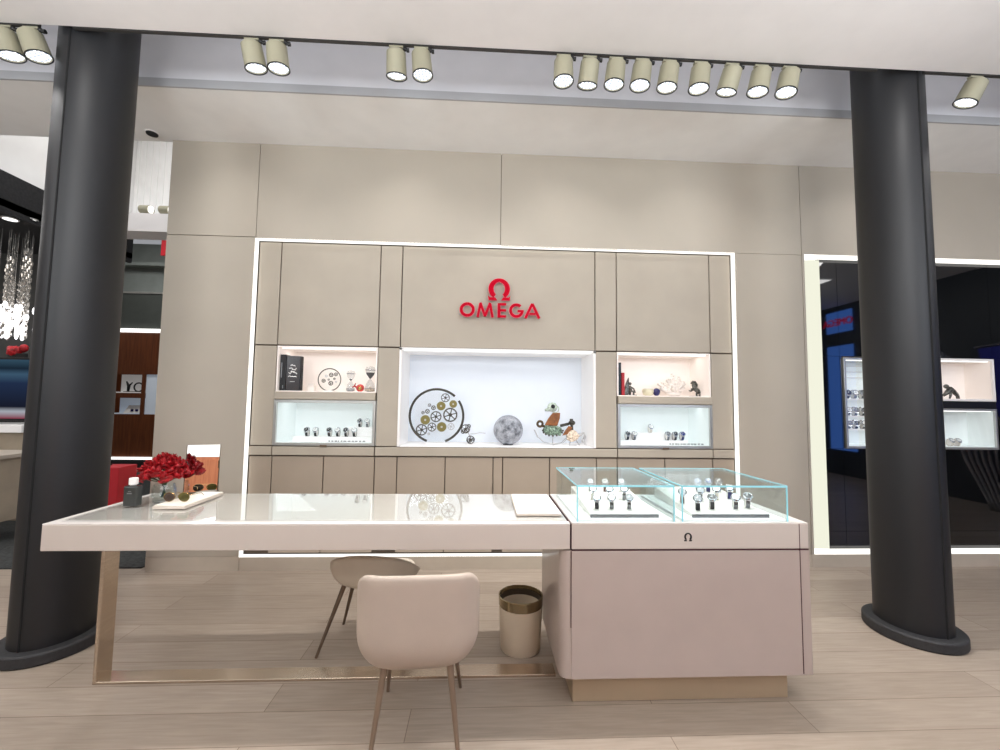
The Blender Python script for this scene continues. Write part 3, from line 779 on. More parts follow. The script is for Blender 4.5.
big = [(480,190,48,'d'), (437,277,48,'brass'), (565,255,42,'brass'), (535,370,78,'d'), (385,390,60,'d'), (275,425,52,'brass'), (237,530,62,'d'), (345,500,48,'d'), (448,497,52,'brass'), (545,493,38,'pale'), (357,297,25,'d'), (295,335,25,'d'), (248,350,18,'d'), (315,270,18,'d'), (315,570,15,'pale')]
gear_plate('gear_sculpture', 'large dark ring sculpture filled with brass and steel gears in central niche', -.424, .30, 1.358, .262,
    [(x-390, y-382, r, kd) for x, y, r, kd in big], .0115, [(48, 250), (290, 330), (-55, 35)], .00093, 1.081)
small = [(440, 345, 17, 'd'), (503, 295, 19, 'd'), (543, 290, 16, 'd'), (500, 365, 20, 'd'), (530, 327, 10, 'd'), (485, 335, 9, 'd'), (460, 305, 12, 'pale'), (545, 352, 9, 'pale')]
gear_plate('gear_plate', 'small round gear plate standing beside the black books', -1.462, .27, 1.697, .108,
    [(x-487, y-335, r, kd) for x, y, r, kd in small], .005, [(0, 360)], .00115, 1.581)

t = thing('moon_globe', 'grey cratered moon globe in the middle of the central niche', 'globe', (.285, .30, 1.081))
MB().ball((.285, .30, 1.227), .146, u=40, v=24).build('sphere', 'moon', t, smooth='all')
MB().lathe([(.05, 1.081), (.05, 1.086), (.03, 1.092)], (.285, .30, 0), 24).build('stand', 'black', t)

# small mechanism between ring and globe
t = thing('watch_mechanism', 'small exploded watch mechanism leaning beside the large gear ring', 'sculpture', (-.10, .27, 1.081))
g = MB(); gear(g, -.135, .27, 1.235, .046, 5); gear(g, -.125, .25, 1.225, .026, 4); gear(g, -.105, .262, 1.262, .022, 4); gear(g, -.16, .264, 1.21, .022, 4); g.build('gear', 'gear_dark', t)
g = MB(); gear(g, -.085, .265, 1.13, .042, 5); gear(g, -.095, .247, 1.125, .022, 4); gear(g, -.06, .258, 1.135, .018, 4); g.build('gear', 'gear_dark', t)
MB().tube([(-.135, .275, 1.235), (-.10, .275, 1.18), (-.088, .275, 1.12), (-.088, .275, 1.082)], .005, 8).tube([(-.09, .27, 1.185), (-.04, .27, 1.19), (.0, .27, 1.2), (.06, .27, 1.195)], .004, 8).build('frame', 'gear_pale', t, smooth='all')
MB().box(-.13, -.02, .24, .30, 1.081, 1.087).build('foot', 'white', t)
for xx in (-.02, .02): pass

# mechanical bird on a rocker
def P(px, py): return (.683+(px-548)*.0099, 1.075+(446-py)*.0099)   # niche elevation of the sculpture
t = thing('mechanical_bird', 'mechanical bird sculpture with brown neck on a clear rocker', 'sculpture', (.70, .30, 1.081))
def pc(cx_, cy_): return P(520+cx_/10.71, 390+cy_/10.71)
x, z = pc(345, 185)
o = MB().ball((x, .30, z), (.052, .04, .048), u=20, v=14); x2, z2 = pc(262, 220)
o.tube([(x-.02, .30, z-.005), ((x+x2)/2, .30, (z+z2)/2-.008), (x2, .30, z2)], [.034, .022, .010], 12)
o.ring((x+.03, .30, z-.02), .035, .006, 'Y', 20, 6)
hd = o.build('head', 'paleg', t, smooth='all')
x, z = pc(345, 178); MB().ball((x, .262, z), .021).build('eye', 'black', hd, smooth='all')
MB().prism([pc(350, 248), pc(428, 245), pc(425, 300), pc(398, 385), pc(262, 382), pc(300, 310)], .28, .32).build('neck', 'brownw', t, bevel=.008)
x, z = pc(212, 367); MB().ring((x, .30, z), .026, .012, 'Y', 24, 8).tube([(x+.02, .30, z-.02), (pc(270, 395)[0], .30, pc(270, 395)[1])], .012, 8).build('tail', 'brassf', t, smooth='all')
x, z = pc(345, 435); o = MB().ball((x, .30, z), (.10, .06, .05), u=24, v=14)
for i in range(14): o.ball((x+random.uniform(-.09, .09), .30-.05*random.uniform(.5, 1), z+random.uniform(-.04, .04)), random.uniform(.012, .02), u=8, v=6)
o.build('body', 'greenb', t, smooth='all')
o = MB()
for i in range(9):
    a = PI+PI*i/8; o.ball((x+.10*math.cos(a), .265, z+.052*math.sin(a)), .010, u=8, v=6)
o.build('chain', 'gear_dark', t, smooth='all')
o = MB()
for s_ in (-.03, .03):
    o.tube([(pc(150, 430)[0], .30+s_, pc(150, 430)[1]), (pc(190, 510)[0], .30+s_, pc(190, 510)[1]), (pc(250, 560)[0], .30+s_, pc(250, 560)[1]), (pc(350, 592)[0], .30+s_, 1.085), (pc(450, 570)[0], .30+s_, pc(450, 570)[1]), (pc(500, 520)[0], .30+s_, pc(500, 520)[1])], .004, 8)
o.tube([(pc(350, 480)[0], .30, pc(350, 480)[1]), (pc(350, 590)[0], .30, 1.088)], .004, 8).tube([(pc(350, 590)[0], .265, 1.086), (pc(350, 590)[0], .335, 1.086)], .004, 8)
o.build('rocker', 'gear_pale', t, smooth='all')
t = thing('mechanical_figurine', 'jumbled mechanical figurine with shell and wing beside the bird sculpture', 'sculpture', (.95, .30, 1.081))
x, z = pc(560, 490); o = MB().ball((x, .30, z), (.06, .05, .06), u=18, v=12)
for i in range(10): o.ball((x+random.uniform(-.05, .05), .26, z+random.uniform(-.05, .05)), random.uniform(.010, .018), u=8, v=6)
o.build('shell', 'creamb', t, smooth='all')
MB().prism([pc(480, 440), pc(520, 385), pc(560, 400), pc(520, 470), pc(450, 490)], .275, .30).build('wing', 'brownw', t, bevel=.005)
x, z = pc(555, 352); MB().ball((x, .29, z), (.035, .03, .026)).tube([(x-.03, .29, z-.01), (pc(430, 385)[0], .29, pc(430, 385)[1])], .014, 8).box(x-.02, x+.01, .28, .30, z+.02, z+.04).tube([(x, .295, z-.02), (pc(560, 440)[0], .30, pc(560, 440)[1])], .014, 8).build('head', 'gear_dark', t, smooth='all')
o = MB(); q = [pc(600, 500), pc(640, 480), pc(690, 460), pc(700, 500), pc(680, 545)]
o.tube([(a, .30, b) for a, b in q], [.022, .018, .012, .012, .016], 8).ball((q[-1][0], .29, q[-1][1]), .018); o.build('tail', 'gear_pale', t, smooth='all')
MB().tube([(pc(540, 540)[0], .28, pc(540, 540)[1]), (pc(520, 580)[0], .26, 1.083), (pc(600, 590)[0], .26, 1.084)], .005, 8).tube([(pc(600, 530)[0], .30, pc(600, 530)[1]), (pc(640, 580)[0], .30, 1.083)], .005, 8).build('leg', 'gear_pale', t, smooth='all')

# ------------------------------------------------------------------ left niche shelf
zs = 1.5812
t = thing('book', 'black upright book showing its spine at the left niche edge', 'book', (-1.83, .25, zs))
MB().box(-1.853, -1.80, .09, .22, zs, zs+.335).build('cover', 'strap_black', t, bevel=.004)
MB().box(-1.842, -1.834, .0885, .0905, zs+.12, zs+.26).box(-1.826, -1.818, .0885, .0905, zs+.02, zs+.05).build('spine_mark', 'gun', t)
t = thing('book', 'black book with white title turned towards the room beside the spine', 'book', (-1.75, .25, zs))
b = MB(); b.prism([(-1.795, .09), (-1.685, .125), (-1.672, .168), (-1.795, .20)], zs, zs+.325, 'Z'); b.build('cover', 'dial_black', t, bevel=.003)
# white title, words too blurred to read: loose strokes
random.seed(11); b = MB(); d = Vector((.110, .035, 0)).normalized()
def bookpt(u, v): return (-1.795+d.x*u, .09+d.y*u-.003, zs+v)
for u0, u1, v in ((.035, .075, .235), (.025, .085, .205), (.022, .092, .165), (.040, .070, .185), (.018, .088, .13), (.035, .075, .085)):
    n = 6 if v > .1 else 4
    pts = [bookpt(u0+(u1-u0)*i/n, v+(random.uniform(-.012, .012) if v > .1 else 0)) for i in range(n+1)]
    b.tube(pts, .0042 if v > .1 else .002, 6)
b.build('title', 'white', t)
tag(MB().box(-1.66, -1.595, .24, .30, zs, zs+.055).box(-1.655, -1.60, .245, .295, zs+.055, zs+.075).build('gift_box', 'coral', bevel=.003), 'small white box between the books and the gear plate', 'box')
def hourglass(label, x, h, sand_top):
    t = thing('hourglass', label, 'hourglass', (x, .27, zs), 'hourglasses')
    R = h*.2
    pr = [(R*.5, 0), (R*.95, .03*h), (R, .12*h), (R*.75, .33*h), (R*.12, .5*h), (R*.75, .67*h), (R, .85*h), (R*.8, .96*h), (0, h)]
    MB().lathe([(r, zs+.004+q) for r, q in pr], (x, .27, 0), 20).build('bulb', 'glass_grey', t, smooth='all')
    if sand_top: MB().lathe([(R*.10, zs+.004+.51*h), (R*.66, zs+.004+.66*h), (R*.86, zs+.004+.74*h), (0, zs+.004+.75*h)], (x, .27, 0), 20).build('sand', 'sand', t, smooth=True)
    else: MB().lathe([(R*.09, zs+.004+.51*h), (R*.35, zs+.004+.58*h), (0, zs+.004+.6*h)], (x, .27, 0), 20).build('sand', 'sand', t, smooth=True)
    MB().lathe([(R*.45, zs+.006), (R*.85, zs+.03*h+.006), (R*.85, zs+.10*h), (0, zs+.22*h)], (x, .27, 0), 20).build('sand', 'gear_pale' if not sand_top else 'creamb', t, smooth=True)
    MB().lathe([(R*.62, zs), (R*.62, zs+.005)], (x, .27, 0), 20).build('foot', 'gear_pale', t)
    r = MB().ring((x, .27, zs+.004+h*.85), R, .0022, 'Z', 24, 6).ring((x, .27, zs+.004+h*.12), R, .0022, 'Z', 24, 6); r.build('band', 'gun', t)
hourglass('shorter glass hourglass standing left of the red ball', -1.258, .205, False)
hourglass('taller glass hourglass with dark sand in its upper bulb', -1.072, .25, True)
t = thing('red_ornament', 'small round red and gold ornament between the hourglasses', 'ornament', (-1.165, .25, zs))
MB().ball((-1.160, .25, zs+.038), .038).build('body', 'orange_red', t, smooth='all')
MB().ball((-1.155, .218, zs+.035), (.018, .01, .02)).build('patch', 'gold', t, smooth='all')
MB().tube([(-1.19, .25, zs+.04), (-1.215, .25, zs+.06), (-1.205, .25, zs+.085)], [.010, .008, .004], 8).tube([(-1.21, .25, zs+.055), (-1.235, .25, zs+.045)], .006, 8).build('sprig', 'redbox', t, smooth='all')

# ------------------------------------------------------------------ right niche shelf
MB_ = MB().box(1.352, 1.384, .18, .32, zs, zs+.325)
tag(MB_.build('book', 'dial_black', bevel=.003), 'tall thin black book at the left edge of the coral niche', 'book')
tag(MB().box(1.388, 1.418, .18, .32, zs, zs+.225).build('book', 'redbox', bevel=.003), 'shorter red book beside the tall thin black book', 'book')
t = thing('figurine', 'grey winged pewter figurine beside the red book', 'figurine', (1.48, .26, zs))
MB().prism([(1.432, zs+.01), (1.46, zs+.12), (1.488, zs+.185), (1.492, zs+.05), (1.48, zs+.01)], .25, .285).build('wing', 'pewter', t, bevel=.006)
MB().tube([(1.495, .255, zs+.01), (1.50, .25, zs+.06), (1.495, .25, zs+.10)], [.012, .017, .013], 8).ball((1.497, .25, zs+.12), .015).tube([(1.50, .25, zs+.09), (1.53, .24, zs+.07), (1.545, .24, zs+.03)], .008, 8).tube([(1.50, .25, zs+.05), (1.525, .24, zs+.045), (1.53, .24, zs+.006)], .009, 8).build('body', 'pewter', t, smooth='all')
MB().box(1.428, 1.56, .235, .295, zs, zs+.010).build('base', 'pewter', t)
t = thing('bowl', 'small cream and clear bowl between the figurine and dark blue ball', 'bowl', (1.68, .26, zs))
MB().lathe([(.025, zs), (.045, zs+.01), (.056, zs+.045), (.052, zs+.074), (.048, zs+.074), (.048, zs+.045), (.02, zs+.015), (0, zs+.015)], (1.682, .26, 0), 24).build('body', 'cream_bowl', t, smooth='all')
MB().ring((1.682, .26, zs+.074), .050, .004, 'Z', 24, 6).build('rim', 'white', t, smooth='all')
t = thing('blue_shell_ornament', 'dark blue shell-shaped ornament between cream bowl and coral', 'ornament', (1.765, .25, zs))
MB().ball((1.765, .25, zs+.040), (.034, .03, .040)).ring((1.765, .235, zs+.044), .022, .010, 'Y', 20, 8).build('body', 'navy', t, smooth='all')
# coral: one branching body
random.seed(21); o = MB(); cx, cy = 1.953, .27
for i in range(44):
    a = random.uniform(0, 2*PI); el = random.uniform(.12, 1.45); L = random.uniform(.085, .15)
    r_ = L*1.25 if el < .7 else L
    d1 = Vector((math.cos(a)*math.cos(el)*1.25, math.sin(a)*math.cos(el)*.6, math.sin(el)*1.15))
    p0 = Vector((cx, cy, zs+.03)); p1 = p0+d1*L*.55+Vector((0, 0, .005)); p2 = p0+d1*L+Vector((random.uniform(-.02, .02), 0, random.uniform(-.005, .03)))
    o.tube([p0, p1, p2], [.020, .017, .012], 6); o.ball(p2, .014, u=6, v=5)
    p3 = p1+Vector((random.uniform(-.045, .045), random.uniform(-.02, .02), random.uniform(.02, .045))); o.tube([p1, p3], [.014, .010], 6); o.ball(p3, .012, u=6, v=5)
o.ball((cx, cy, zs+.024), (.075, .05, .026), u=16, v=8)
tag(o.build('coral', 'coral', smooth='all'), 'large white branching coral in the right open niche', 'coral')
t = thing('horse_figurine', 'small rearing pewter horse figurine right of the coral', 'figurine', (2.16, .25, zs))
o = MB()
o.tube([(2.205, .25, zs+.04), (2.18, .25, zs+.065), (2.155, .25, zs+.085), (2.145, .25, zs+.115), (2.158, .25, zs+.142)], [.020, .024, .023, .017, .013], 10)
o.tube([(2.158, .25, zs+.142), (2.14, .25, zs+.148), (2.12, .25, zs+.13)], [.015, .014, .008], 10)
o.tube([(2.155, .245, zs+.085), (2.12, .24, zs+.075), (2.11, .24, zs+.05)], [.012, .008, .006], 8).tube([(2.155, .26, zs+.08), (2.125, .265, zs+.055), (2.105, .265, zs+.062)], [.012, .008, .006], 8)
o.tube([(2.20, .24, zs+.05), (2.215, .24, zs+.03), (2.20, .24, zs+.006)], [.015, .010, .008], 8).tube([(2.195, .26, zs+.045), (2.18, .262, zs+.025), (2.185, .262, zs+.006)], [.015, .009, .008], 8)
o.tube([(2.16, .25, zs+.155), (2.178, .25, zs+.12), (2.18, .25, zs+.09)], [.008, .012, .006], 8)
o.build('body', 'pewter', t, smooth='all')
MB().tube([(2.21, .25, zs+.055), (2.235, .25, zs+.05), (2.238, .25, zs+.015)], [.008, .010, .005], 8).build('tail', 'pewter', t, smooth='all')
MB().box(2.11, 2.24, .225, .28, zs, zs+.006).build('base', 'pewter', t)

# figurine in the upper right showcase
t = thing('figurine', 'dark twisted animal figurine in the open showcase right of the column', 'figurine', (4.80, .18, 1.5945))
o = MB(); random.seed(5); fx, fy, fz = .08, .08, .0035
q = [(4.63, .1, 1.62), (4.67, .09, 1.66), (4.71, .10, 1.69), (4.75, .11, 1.67), (4.78, .10, 1.63)]
o.tube(q, [.012, .024, .026, .022, .012], 8).ball((4.655, .09, 1.715), .022).tube([(4.70, .1, 1.69), (4.655, .09, 1.715)], [.018, .014], 8)
for a, b_ in (((4.69, .09, 1.67), (4.675, .08, 1.593)), ((4.71, .11, 1.67), (4.72, .12, 1.593)), ((4.76, .09, 1.65), (4.775, .08, 1.593)), ((4.76, .115, 1.65), (4.80, .12, 1.593))): o.tube([a, ((a[0]+b_[0])/2+.012, a[1], (a[2]+b_[2])/2), b_], [.012, .009, .007], 8)
bmesh.ops.translate(o.bm, verts=o.bm.verts[:], vec=(fx, fy, fz))
o.build('body', 'pewter', t, smooth='all')

# ------------------------------------------------------------------ things on the table
tz = TZ1+.0065
t = thing('fragrance_bottle', 'black square bottle with white cap at the left table end', 'bottle', (-1.895, -1.442, tz))
MB().box(-1.930, -1.858, -1.465, -1.420, tz, tz+.110).build('body', 'bottle', t, bevel=.008)
MB().lathe([(.015, tz+.110), (.015, tz+.118)], (-1.895, -1.442, 0), 16).build('neck', 'silver', t)
MB().lathe([(.021, tz+.117), (.021, tz+.150), (.019, tz+.152)], (-1.895, -1.442, 0), 20).build('cap', 'white', t, smooth=True)
MB().box(-1.908, -1.882, -1.4662, -1.4652, tz+.068, tz+.074).box(-1.903, -1.887, -1.4662, -1.4652, tz+.080, tz+.083).build('label_mark', 'gun', t)
t = thing('glass_vase', 'clear faceted glass vase holding the red roses', 'vase', (-1.825, -1.31, tz))
pr = [(.052, tz), (.062, tz+.03), (.058, tz+.07), (.05, tz+.095), (.047, tz+.095), (.054, tz+.06), (.056, tz+.03), (.045, tz+.012), (0, tz+.012)]
MB().lathe(pr, (-1.825, -1.31, 0), 10).build('body', 'glass', t)
MB().lathe([(.05, tz), (.05, tz+.004)], (-1.825, -1.31, 0), 10).build('foot', 'silver', t)
# roses: petals shared by all heads
t = thing('rose_bouquet', 'dense bouquet of red roses in the glass vase', 'flowers', (-1.825, -1.31, tz+.014))
random.seed(9); o = MB()
for lay, (rr, n, zz, tl) in enumerate(((.006, 3, .012, 1.2), (.013, 5, .010, .95), (.021, 6, .006, .65), (.028, 7, .0, .35))):
    for i in range(n):
        a = 2*PI*i/n+lay*.5; cs, sn = math.cos(a), math.sin(a); vs = []
        for v_ in range(4):
            row = []
            for u_ in range(4):
                uu = (u_/3-.5)*1.7; vv = v_/3
                rad = rr*(.45+.75*vv)+.004*vv*vv; wdt = (.012+.2*rr)*(.5+.6*math.sin(PI*min(1, vv*.8+.15)))
                ang = a+uu*wdt/max(rad, .006); h_ = -.016+zz+vv*.030*tl+(.012 if tl > .9 else 0)*vv-.006*vv*abs(uu)
                row.append(o.bm.verts.new((rad*math.cos(ang), rad*math.sin(ang), h_)))
            vs.append(row)
        for v_ in range(3):
            for u_ in range(3): o.bm.faces.new((vs[v_][u_], vs[v_][u_+1], vs[v_+1][u_+1], vs[v_+1][u_]))
o.ball((0, 0, -.004), (.02, .02, .018), u=10, v=8)
proto = o.build('rose', 'rose', t, smooth='all', world=False)
heads = []
for i in range(34):
    g_ = i*2.39996; rr = math.sqrt((i+.3)/34)
    x = rr*.122*math.cos(g_); y = rr*.10*math.sin(g_); z = .235-.105*rr**2.2
    heads.append((x, y, z))
for i, (x, y, z) in enumerate(heads):
    r_ = proto if i == 0 else proto.copy()
    if i: COL.objects.link(r_); r_.parent = t
    r_.location = (x, y, z-.012); r_.rotation_euler = (-y*7, x*7, random.uniform(0, 6)); s_ = random.uniform(.85, 1.05); r_.scale = (s_, s_, s_)
b = MB()
for x, y, z in heads[::2]: b.tube([(-x*.15, -y*.15, .004), (x*.15, y*.15, .09), (x, y, z-.03)], .0028, 6)
b.build('stems', 'stem', t, world=False)
t = thing('accessory_tray', 'flat cream tray under the sunglasses beside the vase', 'tray', (-1.66, -1.35, tz))
pl = [(-1.735, -1.515), (-1.565, -1.515), (-1.570, -1.165), (-1.715, -1.165)]
MB().prism(pl, tz, tz+.014, 'Z').build('base', 'padedge', t, bevel=.002)
MB().prism([(-1.731, -1.511), (-1.569, -1.511), (-1.574, -1.169), (-1.711, -1.169)], tz+.0142, tz+.020, 'Z').build('top', 'traytop', t, bevel=.002)
# sunglasses: aviators facing the camera
t = thing('sunglasses', 'pair of aviator sunglasses with olive lenses on the cream tray', 'sunglasses', (-1.66, -1.44, tz+.021))
sz = tz+.022
def avi(cx, s_): 
    P_ = []
    for i in range(28):
        a = 2*PI*i/28; x, z = .030*math.cos(a), .025*math.sin(a)
        if z < 0: x = x*(1-.10*abs(z)/.025)+(-s_)*(-.003)*(-z/.025)
        P_.append((cx+x, sz+.026+z*(.95 if z > 0 else 1.0)))
    return P_
b = MB()
for cx, s_ in ((-1.700, -1), (-1.624, 1)):
    L = avi(cx, s_); MB().prism(L, -1.4415, -1.4395).build('lens', 'lens2' if s_ < 0 else 'lens', t)
    b.tube([(p[0], -1.4405, p[1]) for p in L], .0016, 6, closed=True)
b.tube([(-1.672, -1.4405, sz+.035), (-1.662, -1.443, sz+.038), (-1.652, -1.4405, sz+.035)], .0014, 6).tube([(-1.676, -1.4405, sz+.046), (-1.648, -1.4405, sz+.046)], .0014, 6)
b.build('frame', 'gold', t)
for x0, x1 in ((-1.731, -1.722), (-1.593, -1.600)):
    MB().tube([(x0, -1.440, sz+.036), (x0, -1.40, sz+.035), (x1, -1.33, sz+.026), (x1, -1.305, sz+.006)], .0016, 6).build('temple', 'gold', t, smooth='all')
# vanity mirror
t = thing('vanity_mirror', 'upright rectangular vanity mirror with dark sides behind the roses', 'mirror', (-1.735, -1.13, tz))
x0, x1, z0, z1 = -1.820, -1.640, tz+.012, tz+.300
b = MB(); b.box(x0+.003, x1-.003, -.004, .0, .0, z1-z0); mo = b.build('glass', 'mirror', t, world=False)
mo.location = (-.0, 0, 0)
for ob in (mo,):
    ob.location = Vector((0, -1.135+1.13, z0-tz)); ob.rotation_euler = (math.radians(-6), 0, math.radians(20))
    for v in ob.data.vertices: v.co.x += 1.735
b = MB(); b.box(x0+1.735, x0+1.738, -.006, .004, 0, z1-z0).box(x1+1.732, x1+1.735, -.006, .004, 0, z1-z0).box(x0+1.738, x1+1.732, .0005, .004, 0, z1-z0)
fo = b.build('frame', 'brassf', t, world=False); fo.location = mo.location; fo.rotation_euler = mo.rotation_euler
b = MB(); b.box(x0+1.735, x1+1.735, -.018, .024, 0, .010)
for xx in (x0+1.740, x1+1.730): b.box(xx-.004, xx+.004, .006, .012, .010, .2)
so = b.build('stand', 'brassf', t, world=False); so.rotation_euler = (0, 0, math.radians(20))
# white pad
t = thing('counter_pad', 'white leather presentation pad on the table beside the left showcase', 'pad', (.34, -1.42, tz))
MB().prism([(.200, -1.645), (.440, -1.645), (.438, -1.19), (.205, -1.19)], tz, tz+.006, 'Z').build('base', 'padedge', t, bevel=.001)
MB().prism([(.203, -1.642), (.437, -1.642), (.435, -1.193), (.208, -1.193)], tz+.0062, tz+.016, 'Z').build('cushion', 'pad', t, bevel=.004)

# ------------------------------------------------------------------ seating and bin
def tub_shell(rx, ry, h, r0, rim_fn, ex=3.0, span=105, lean=.10, na=40, nh=12):
    """bucket surface open to +Y; returns bmesh grid in local coords (origin under the seat centre)"""
    mb = MB(); grid = []
    for j in range(nh+1):
        row = []
        for i in range(na+1):
            f = (i/na*2-1); ph = math.radians(f*span)
            top = rim_fn(f); t_ = j/nh
            zz = t_*top
            sc_ = 1-(r0*(1-math.sqrt(max(0, 1-((r0-zz)/r0)**2))))/rx if zz < r0 else 1.0
            sc_ += .0*zz/h
            s_, c_ = math.sin(ph), math.cos(ph)
            dd = (abs(s_)**ex+abs(c_)**ex)**(-1/ex)
            row.append(mb.bm.verts.new((rx*sc_*dd*s_, -ry*sc_*dd*c_-lean*max(0, zz-.06)*c_, zz)))
        grid.append(row)
    for j in range(nh):
        for i in range(na): mb.bm.faces.new((grid[j][i], grid[j][i+1], grid[j+1][i+1], grid[j+1][i]))
    # close the bottom
    c = mb.bm.verts.new((0, .02, 0))
    for i in range(na): mb.bm.faces.new((grid[0][i+1], grid[0][i], c))
    mb.bm.faces.new((grid[0][0], grid[0][na], c))
    return mb
def tub_chair(name, label, loc, rz, rx, ry, z0, h, rim, legs, mat, legmat, seat_z, group=None, r0=.15, ex=3.0):
    t = thing(name, label, 'chair', (0, 0, 0), group)
    sh = tub_shell(rx, ry, h, r0, rim, ex)
    bmesh.ops.translate(sh.bm, verts=sh.bm.verts[:], vec=(0, 0, z0))
    sh.build('shell', mat, t, smooth='all', solid=.032, sub=1)
    pl = rrect(-rx+.045, rx-.045, -ry+.06, ry*.95, .09, 8)
    MB().prism(pl, seat_z-.05, seat_z, 'Z').build('seat', mat, t, smooth=True, bevel=.022)
    for (a, b_) in legs: MB().tube([a, b_], [.015, .008], 12).build('leg', legmat, t, smooth=True)
    t.location = loc; t.rotation_euler = (0, 0, rz)
    return t
def rim1(f): 
    a = abs(f)
    if a < .42: return .440-.006*(a/.42)**2
    return .434-.33*((a-.42)/.58)**1.25
tub_chair('tub_chair', 'cream leather tub chair with its back to the camera before the table', (-.250, -1.90, 0), math.radians(3), .243, .215, .372, .44, rim1,
    [((-.135, -.14, .40), (-.185, -.205, 0)), ((.135, -.14, .40), (.185, -.205, 0)), ((-.14, .14, .40), (-.185, .33, 0)), ((.14, .14, .40), (.19, .33, 0))], 'leather', 'legm', .485, ex=4.5, r0=.17)
def rim2(f):
    a = abs(f); return .220-.105*(a/.7)**2.2 if a < .7 else .115-.05*((a-.7)/.3)
tub_chair('low_tub_chair', 'low taupe rounded tub chair behind the table, facing the cabinets', (-.640, -1.09, 0), math.radians(-4), .268, .19, .362, .24, rim2,
    [((-.165, -.10, .37), (-.275, -.215, 0)), ((.165, -.10, .37), (.25, -.215, 0)), ((-.165, .10, .37), (-.262, .16, 0)), ((.165, .10, .37), (.25, .17, 0))], 'taupe', 'legd', .44, r0=.12, ex=2.3)
t = thing('waste_bin', 'round beige leather bin with bronze rim beside the counter', 'bin', (.272, -1.205, 0))
BX, BY, BH = .272, -1.205, .315
MB().lathe([(.118, .0), (.122, .006), (.134, BH-.055), (.122, BH-.055), (.11, .02), (0, .02)], (BX, BY, 0), 40).build('body', 'bin', t, smooth=True)
MB().lathe([(.135, BH-.055), (.137, BH), (.131, BH+.002), (.129, BH), (.127, BH-.055)], (BX, BY, 0), 40, cap=False).build('rim', 'bronze', t, smooth=True)
MB().lathe([(.126, BH-.02), (.112, .025), (0, .025)], (BX, BY, 0), 40, cap=False).build('liner', 'dark_in', t, smooth=True)

# ------------------------------------------------------------------ track lights
tag(MB().box(-2.52, 2.62, -1.335, -1.316, 3.747, 3.775).build('lighting_track', 'track'), 'long thin dark lighting track along the ceiling edge between the columns', 'lighting track')
tag(MB().box(-4.2, -2.72, -1.335, -1.316, 3.747, 3.775).build('lighting_track', 'track'), 'short dark lighting track left of the left column', 'lighting track')
tag(MB().box(2.95, 5.2, -1.335, -1.316, 3.747, 3.775).build('lighting_track', 'track'), 'dark lighting track right of the right column', 'lighting track')
def spot_proto():
    t = thing('track_spotlight', 'x', 'spotlight', (0, 0, 0), 'spotlights on the ceiling track')
    MB().box(-.045, .045, -.014, .014, -.012, .0).build('adapter', 'lamp', t, bevel=.002)
    MB().lathe([(.012, .02), (.012, .036)], (.045, 0, -.02), 12, 'X').ball((.055, -.004, -.016), .014, u=10, v=8).build('knob', 'black', t, smooth=True)
    MB().box(-.018, .018, -.008, .008, -.085, -.010).build('bracket', 'lamp', t, bevel=.004)
    h = MB().lathe([(.0, .022), (.05, .022), (.060, .012), (.064, -.122), (.060, -.124), (.058, -.112), (.0, -.112)], seg=28).build('lamp_body', 'lamp', t, smooth=True, world=False)
    h.location = (0, 0, -.055)
    MB().lathe([(.0575, -.1125), (.0575, -.115), (0, -.115)], seg=28).build('lens', 'ledlens', h, world=False)
    MB().ring((0, 0, -.124), .0625, .0042, 'Z', 28, 6).build('rim', 'black', h, world=False)
    return t
sp = spot_proto()
KX = .9627
rows = [(-3.043*KX, 0, 20, 'leftmost ceiling spotlight, partly cut by the photo edge'), (-2.879*KX, 3, 26, 'ceiling spotlight just left of the left column'),
    (-1.516*KX, 0, 14, 'left spotlight of the first pair right of the left column'), (-1.357*KX, 6, 8, 'right spotlight of the first pair right of the left column'),
    (-.588*KX, -4, 0, 'left spotlight of the second pair right of the left column'), (-.424*KX, 8, 8, 'right spotlight of the second pair right of the left column'),
    (.525*KX, 12, 0, 'first spotlight of the row of nine on the track'), (.704*KX, -4, -6, 'second spotlight of the row of nine on the track'), (.883*KX, 8, -8, 'third spotlight of the row of nine on the track'),
    (1.063*KX, 9, -10, 'fourth spotlight of the row of nine, with bluish lens'), (1.252*KX, 6, -10, 'fifth spotlight of the row of nine on the track'), (1.469*KX, 8, -8, 'sixth spotlight of the row of nine on the track'),
    (1.689*KX, -4, -16, 'seventh spotlight of the row of nine, pointing most downward'), (1.895*KX, 6, -14, 'eighth spotlight of the row of nine on the track'), (2.096*KX, 9, -16, 'last spotlight of the row of nine, nearest the right column'),
    (3.455*KX, -4, -30, 'single ceiling spotlight right of the right column')]
for i, (x, tl, ro, lab) in enumerate(rows):
    t = sp if i == 0 else dup(sp)
    t.location = (x, -1.318, 3.747); t['label'] = lab
    body = [c for c in t.children if c.name.split('.')[0] == 'lamp_body'][0]
    body.rotation_euler = (math.radians(11-tl), math.radians(-ro*.7), 0)

# ------------------------------------------------------------------ the next shop areas at the left
struct(MB().box(-4.9, -2.9, 1.6, 1.9, 3.633, 3.872).build('trim_%d' % k, 'ceil')); k += 1
w = MB().box(-5.12, -2.4, 2.35, 2.37, 3.95, 5.9)
for i in range(30): w.box(-5.1+i*.09, -5.06+i*.09, 2.335, 2.351, 3.95, 5.9)
struct(w.build('wall_ribbed', 'ceil2'))
struct(MB().box(-5.12, -2.4, .0, 2.4, 5.9, 5.95).build('ceiling', 'ceil2'))
struct(MB().box(-5.16, -5.12, -.0, 2.4, 3.9, 5.9).build('wall_void', 'ceil2'))
struct(MB().box(-9, -5.12, -.8, 2.4, 3.52, 3.6).box(-5.16, -5.12, -.8, 2.4, 3.46, 3.9).build('ceiling', 'blackceil'))
struct(MB().box(-9, -5.6, 2.3, 2.4, 0, 3.52).build('wall_divider', 'frontwall'))
